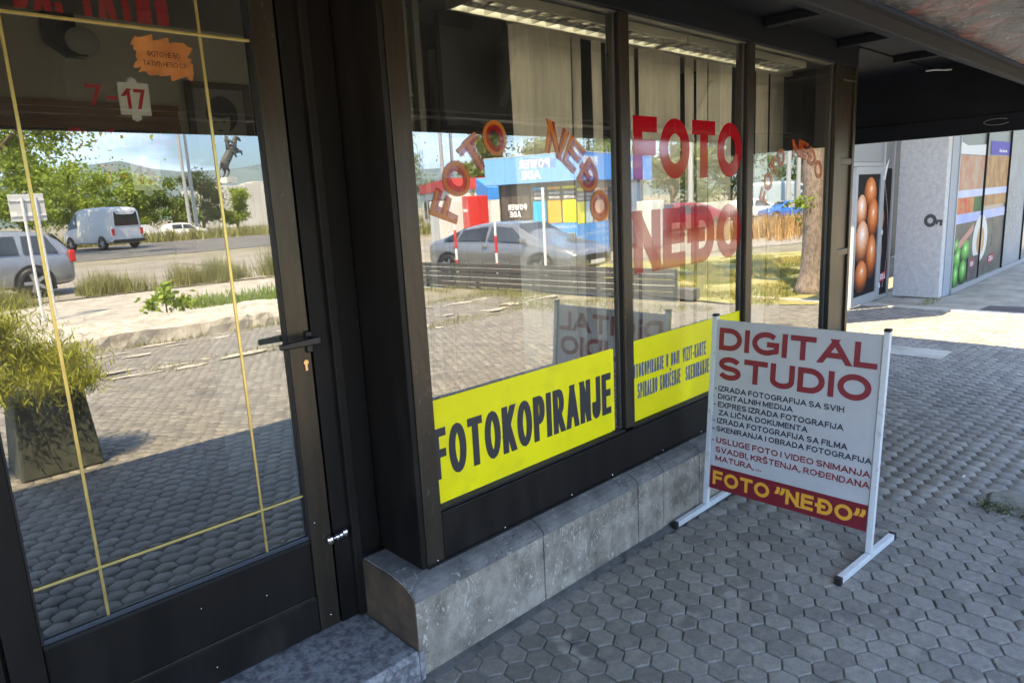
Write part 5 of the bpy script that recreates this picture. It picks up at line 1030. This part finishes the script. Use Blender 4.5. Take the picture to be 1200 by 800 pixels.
# short face looks towards -x: reading direction -y
kt('POWER', (-.130, -.70, 2.36), -Y, .92, .22); kt('ADE', (-.130, -.98, 2.08), -Y, .58, .22)
kt('POWER', (.95, .126, 2.36), -X, .85, .22); kt('ADE', (.80, .126, 2.08), -X, .5, .22); kt('POWER', (3.9, .126, 2.3), -X, .8, .2)
MB().box(.04, .058, -2.40, -1.42, .05, 1.95).obj('side_panel', mat('dark brown shutter', (.10, .08, .07), rough=.5, var=.1, scale=3), ki)
for y_ in (-2.40, -2.08, -1.76, -1.45): MB().box(.030, .0395, y_, y_+.03, .05, 1.95).obj('panel_rib', M_CAP, ki)
kt('POWER', (.028, -1.55, 1.30), -Y, .60, .16); kt('ADE', (.028, -1.74, 1.11), -Y, .36, .16)
def poster(face, a0, a1, z0, z1, cols, words):
    e = [0]
    def R4(p0, p1, q0, q1, m_, nm, lift, parent=None):
        d = .058-lift if face == 's' else -.058+lift
        if face == 's': pts = [(d, p0, q0), (d, p1, q0), (d, p1, q1), (d, p0, q1)]
        else: pts = [(p0, d, q0), (p1, d, q0), (p1, d, q1), (p0, d, q1)]
        return MB().add(pts, [(0, 1, 2, 3)]).obj(nm, m_, ki)
    R4(a0, a1, z0, z1, mat('poster charcoal', (.08, .08, .08), rough=.4), 'poster', .004)
    R4(a0, a1, z0, z0+(z1-z0)*.48, mat('poster blue', (.07, .33, .78), rough=.4), 'poster_blue', .007)
    n = len(cols); wd = (a1-a0)/n
    for i, c_ in enumerate(cols):
        R4(a0+wd*i+wd*.06, a0+wd*(i+1)-wd*.06, z0+(z1-z0)*.485, z0+(z1-z0)*.80, mat('drink %s' % str(c_), c_, rough=.35), 'printed_bottle', .009)
        R4(a0+wd*i+wd*.06, a0+wd*(i+1)-wd*.06, z0+(z1-z0)*.955, z0+(z1-z0)*.99, mat('drink %s' % str(c_), c_, rough=.35), 'printed_cap', .009)
        for s_, q in (('POWER', .885), ('ADE', .825)):
            if face == 's': kt(s_, (.058-.011, a0+wd*(i+1)-wd*.12, z0+(z1-z0)*q), -Y, wd*.72, .06)
            else: kt(s_, (a0+wd*(i+1)-wd*.12, -.058+.011, z0+(z1-z0)*q), -X, wd*.72, .06)
    for j, s_ in enumerate(words):
        wl = (a1-a0)*min(.92, .085*len(s_)+.05); zz = z0+(z1-z0)*(.40-.105*j)
        if face == 's': kt(s_, (.058-.011, a1-.04, zz), -Y, wl, .085, b_=0)
        else: kt(s_, (a1-.04, -.058+.011, zz), -X, wl, .085, b_=0)
poster('s', -1.38, -.04, .04, 1.88, [(.02, .45, .75), (.85, .42, .05), (.80, .78, .02)][::1], ['POKREĆE', 'MOTIVACIJU', 'ZA', 'HIDRATACIJU'])
poster('l', .06, 1.95, .02, 1.80, [(.80, .78, .02), (.55, .70, .68), (.85, .45, .28), (.60, .30, .12)], ['DAJE', 'MOTIVACIJU', 'ZA', 'RACIONALNO'])
MB().box(2.0, 2.75, -.058, -.045, .9, 1.8).obj('serving_window', M_CARGLASS, ki); MB().box(2.8, 4.3, -.058, -.05, .1, 1.9).obj('panel', mat('pale blue panel', (.35, .42, .5)), ki)
kt('POWER', (4.1, -.044, .75), -X, .9, .16)
for a in ((3.55, 4.0), (3.1, 3.5)): MB().box(a[0], a[1], .3, .8, 0, 1.35).obj('drinks_fridge', mat('white fridge', (.65, .66, .62), rough=.4), ki, bevel=.02)
# lettering on a frame above the roof
rf = thing('roof_lettering', 'white skeletal lettering standing on the kiosk roof right side', 'lettering', (16.6, -9.0, 2.7), math.radians(-13))
strokes('TEH', (1.0, .1, .03), -X, Z, 1.5, .42, M_PAPER, parent=rf, T=.10); MB().box(-.6, 1.1, .08, .09, 0, .02).obj('rail', M_ALU, rf)
# side annex: blue awning, freezers, red cooler
an = thing('kiosk_annex', 'lean-to with a sloping blue awning at the left of the kiosk', 'awning', (15.6, -13.4, 0), math.radians(-60))
MB().prism([(-.9, 1.62), (.9, 1.62), (.9, 2.35), (-.9, 2.0)], -.3, .3, 'y').obj('awning', KB, an); MB().box(-.92, .92, -.32, -.301, 1.60, 1.64).obj('awning_trim', M_ALU, an)
for x_ in (-.88, .84): MB().box(x_, x_+.05, -.28, -.23, 0, 1.6).obj('post', M_ALU, an)
fz = thing('drinks_cooler', 'red and white drinks cooler left of the dark kiosk side', 'cooler', (13.75, -12.1, 0), math.radians(-65))
MB().box(-.35, .35, -.3, .3, 0, 1.75).obj('cabinet', mat('cooler red', (.58, .03, .03), rough=.35), fz, bevel=.02); MB().box(-.25, .25, -.304, -.301, 1.30, 1.38).obj('white_stripe', W2, fz)
fz2 = tag(MB().box(-.75, .75, -.35, .35, 0, 1.65, Matrix.Translation((13.9, -13.7, 0)) @ rot('Z', -1.1)).obj('white_cabinet', mat('cabinet white', (.62, .64, .62), rough=.4), bevel=.02), 'pale white cabinet left of the red cooler in the first window', 'cabinet')
# low slatted barrier between the plaza and the road
ba = thing('slatted_barrier', 'low dark grey slatted barrier with pale edges in front of the reflected car', 'barrier', (8.75, -2.0, 0), math.radians(-95))
for i, z_ in enumerate((.03, .12, .21, .30, .38)): MB().box(0, 8.2, -.02, .02, z_, z_+.074).obj('slat', mat('barrier grey', (.06, .06, .058), rough=.5, var=.1), ba, bevel=.004)
for i in range(7): MB().box(i*1.35, i*1.35+.05, .022, .06, 0, .44).obj('post', M_CAP, ba)
for z_ in (.205, .372): MB().box(0, 8.2, -.026, -.021, z_, z_+.006).obj('edge_trim', M_ALU, ba)
tag(MB().box(8.80, 9.0, -2.05, -1.75, 0, .16).obj('concrete_block', M_ASPH, bevel=.01), 'small dark block at the right end of the slatted barrier', 'block')
# red and white marker posts
def post(x, y, h, lb, red=True):
    o = thing('marker_post', lb, 'post', (x, y, 0), 0, 'marker posts along the road edge')
    MB().cyl((0, 0, 0), (0, 0, h), .024, n=12).obj('shaft', mat('post white', (.78, .78, .76), rough=.5), o)
    if red: MB().cyl((0, 0, h*.52), (0, 0, h*.78), .0255, n=12).cyl((0, 0, h*.25), (0, 0, h*.36), .0255, n=12).obj('red_band', mat('post red', (.6, .03, .04), rough=.5), o)
post(8.62, -6.85, 1.35, 'left red and white marker post in front of the reflected car'); post(8.75, -5.85, 1.2, 'middle red and white marker post in front of the reflected car')
post(8.85, -4.70, 1.75, 'white marker post in front of the dark kiosk side', False); post(8.9, -2.75, .9, 'white marker post at the left edge of the middle window', False)

# ================================================================== STREET FURNITURE, MONUMENT
def lamp_post(x, y, h, lb, r0=.11):
    o = thing('lamp_post', lb, 'lamp post', (x, y, 0), 0, 'grey lamp posts in the reflections')
    MB().tube([(0, 0, 0), (0, 0, h*.5), (0, 0, h)], [r0, r0*.8, r0*.6], 10).obj('pole', mat('galvanised pole', (.42, .43, .43), rough=.5, metal=.3), o)
    MB().box(-.18, .5, -.06, .06, h, h+.08).obj('lamp_head', M_ALU, o); MB().cyl((0, 0, 0), (0, 0, .4), r0*1.5, n=10).obj('base', M_CONC, o)
for x, y, h, lb in ((20.2, -52.8, 14, 'left of the two tall lamp posts reflected in the door'), (20.9, -53.4, 14, 'right of the two tall lamp posts reflected in the door'),
    (27.6, -30.8, 11, 'left of the two pale posts before the willow in the first window'), (29.4, -32.0, 11, 'right of the two pale posts before the willow in the first window'),
    (29.5, -14.6, 8, 'slim pale post above the red car in the middle window'), (36.2, -12.9, 9, 'left slim post in the third window'), (37.4, -12.9, 9, 'right slim post in the third window')):
    lamp_post(x, y, h, lb, .15 if y < -40 else .13)
ts = thing('traffic_sign', 'back of a pale rectangular traffic sign on two poles reflected in the door', 'traffic sign', (2.33, -9.5, 0), .1)
MB().box(-.24, .24, 0, .02, 1.62, 2.05).obj('sign_plate', mat('sign back grey', (.50, .51, .50), rough=.5), ts, bevel=.005)
for z_ in (1.70, 1.94): MB().box(-.24, .24, .021, .035, z_, z_+.03).obj('bracket', M_ALU, ts)
MB().box(-.235, -.15, .021, .023, 1.72, 1.78).box(-.03, .05, .021, .023, 1.70, 1.76).obj('label', M_PAPER, ts)
for x_ in (-.06, .12): MB().cyl((x_, .045, 0), (x_, .045, 2.0), .022, n=8).obj('pole', M_ALU, ts)
mo = thing('monument', 'white stone monument wall on the hill side reflected in the door', 'monument', (38.2, -86, 0), .05)
MW = mat('white monument stone', (.62, .61, .57), col2=(.48, .47, .43), rough=.85, scale=.6, stretch=(1, 1, .4))
for i in range(-2, 9):
    MB().box(-4.3+i*1.0, -4.3+i*1.0+.985, -1.2-.1*(i % 2), 1.2, 0, 5.0+.12*math.sin(i*1.3)+.09*i).obj('stone_panel', MW, mo, bevel=.05)
MB().box(-6, 8, -3.2, -2.8, 0, 1.6).obj('parapet', MW, mo, bevel=.05)
for i in range(6): MB().cyl((-5+i*2.4, -3.4, 0), (-5+i*2.4, -3.4, 2.2), .05, n=6).obj('railing_post', M_CAP, mo)
# equestrian statue
stt = thing('equestrian_statue', 'dark bronze statue of a rider on a rearing horse above the white monument', 'statue', (37.9, -86, 6.2), math.radians(-20)); stt.scale = (1.25,)*3
MBR = mat('dark statue bronze', (.05, .055, .05), rough=.6)
def skin(name, verts, edges, radii, m, parent, sub=1):
    me = bpy.data.meshes.new(name); me.from_pydata(verts, edges, []); me.materials.append(m); o = bpy.data.objects.new(name, me); COL.objects.link(o); o.parent = parent
    sk_ = o.modifiers.new('skin', 'SKIN'); sv = me.skin_vertices[0].data if me.skin_vertices else None
    if sv is None:
        bm = bmesh.new(); bm.from_mesh(me); bm.verts.layers.skin.verify(); bm.to_mesh(me); bm.free(); sv = me.skin_vertices[0].data
    for i, rr in enumerate(radii): sv[i].radius = (rr, rr)
    sv[0].use_root = True
    ss = o.modifiers.new('sub', 'SUBSURF'); ss.levels = sub; ss.render_levels = sub; return o
hv = [(-.7, 0, 1.6), (-.1, 0, 2.2), (.5, 0, 2.9), (.9, 0, 3.5), (1.1, 0, 4.1), (1.5, 0, 3.95), (1.75, 0, 3.7), (-.75, .25, 1.1), (-.45, .25, .65), (-.8, .25, .05), (-.75, -.25, 1.1), (-.5, -.25, .6), (-.95, -.25, .0), (.95, .25, 2.6), (1.45, .25, 2.75), (1.5, .25, 2.25), (.95, -.25, 2.7), (1.5, -.25, 3.0), (1.75, -.25, 2.55), (-1.1, 0, 1.55), (-1.35, 0, .8)]
he = [(0, 1), (1, 2), (2, 3), (3, 4), (4, 5), (5, 6), (0, 7), (7, 8), (8, 9), (0, 10), (10, 11), (11, 12), (2, 13), (13, 14), (14, 15), (2, 16), (16, 17), (17, 18), (0, 19), (19, 20)]
skin('horse', hv, he, [.42, .45, .42, .27, .22, .18, .10, .22, .12, .07, .22, .12, .07, .15, .10, .06, .15, .10, .06, .1, .08], MBR, stt)
rv = [(.05, 0, 2.75), (.0, 0, 3.3), (.0, 0, 3.75), (.02, 0, 3.95), (.03, 0, 4.15), (.1, .35, 3.65), (.45, .45, 3.35), (.1, -.35, 3.65), (.3, -.5, 4.1), (.45, -.45, 4.7), (.35, .4, 2.6), (.5, .48, 2.0), (.35, -.4, 2.6), (.5, -.48, 2.0)]
re_ = [(0, 1), (1, 2), (2, 3), (3, 4), (2, 5), (5, 6), (2, 7), (7, 8), (8, 9), (0, 10), (10, 11), (0, 12), (12, 13)]
skin('rider', rv, re_, [.24, .24, .2, .09, .15, .11, .07, .11, .08, .05, .15, .09, .15, .09], MBR, stt)
MB().box(-1.1, .2, -.5, .5, -.5, .05).obj('pedestal', MW, stt, bevel=.03)
# petrol station like red canopy and white building far left of the first window, long white wall
pb = thing('roadside_building', 'low white building with a red stripe behind the parked car in the first window', 'building', (26.0, -27.0, 0), math.radians(-60))
MB().box(-7, 3.2, -2, 2, 0, 2.2).obj('wall', mat('render white', (.62, .60, .55), rough=.8), pb); MB().box(-7.1, 3.3, -2.1, 2.1, 2.2, 2.7).obj('red_fascia', mat('fascia red', (.5, .04, .04), rough=.5), pb)
for i in range(6): f_ = MB().box(-6.4+i*1.5, -5.4+i*1.5, -2.03, -2.005, .8, 1.8).obj('window', M_CARGLASS, pb)
rw = tag(MB().box(24, 46, -16.4, -16.0, 0, .95).obj('roadside_wall', mat('pale wall', (.60, .58, .52), rough=.85, var=.1)), 'long low pale wall behind the red car in the middle window', 'wall')
tb_ = thing('tall_block', 'distant pale apartment block glimpsed above the kiosk in the first window', 'building', (33, -31, 0), math.radians(-50))
# tiny litter on the pavement
tag(MB().box(4.05, 4.085, .865, .873, .004, .008, ).obj('paper_scrap', M_PAPER), 'tiny white paper scrap on the pavers at the right', 'litter')
bpy.data.objects.remove(tb_)
# broken paver corner with moss and stones at the right edge
bs = thing('broken_stone', 'broken pale stone with moss at the right edge of the pavement', 'stone', (3.82, .62, 0), .3)
MB().add([(-.10, -.10, .0), (.14, -.12, .0), (.12, .08, .0), (-.02, .10, .0), (-.08, -.08, .022), (.12, -.10, .030), (.10, .06, .026), (-.01, .08, .018)], [(0, 1, 5, 4), (1, 2, 6, 5), (2, 3, 7, 6), (3, 0, 4, 7), (4, 5, 6, 7)]).obj('stone', mat('mossy stone', (.22, .21, .18), col2=(.10, .10, .07), rough=.9, scale=14, bump=.5), bs, bevel=.006)
V, F = leaves(500, clump_gen([(-.10, .04, .012, .05), (-.06, .10, .012, .05), (-.13, -.04, .01, .035)]), .016, 21, .5); tag(np_mesh('moss', V, F, mat('dull moss', (.10, .11, .05), rough=.9, objvar=.4, island=True), bs), kind='stuff')
# grit and crumbs along the foot of the plinth
gv = MB(); g_ = np.random.default_rng(4)
for i in range(330):
    x_ = g_.uniform(1.2, 4.8) if i < 220 else g_.uniform(1.3, 4.5); y_ = 1.70-abs(g_.normal(0, .035)) if i < 220 else g_.uniform(.1, 1.6); q_ = g_.uniform(.001, .0032)
    gv.sphere((x_, y_, q_*.5), q_*g_.uniform(.7, 1.6), q_, q_*.7, 5, 3)
tag(gv.obj('grit', mat('pale grit', (.34, .32, .28), rough=.9, col2=(.12, .11, .09), scale=3)), kind='stuff')
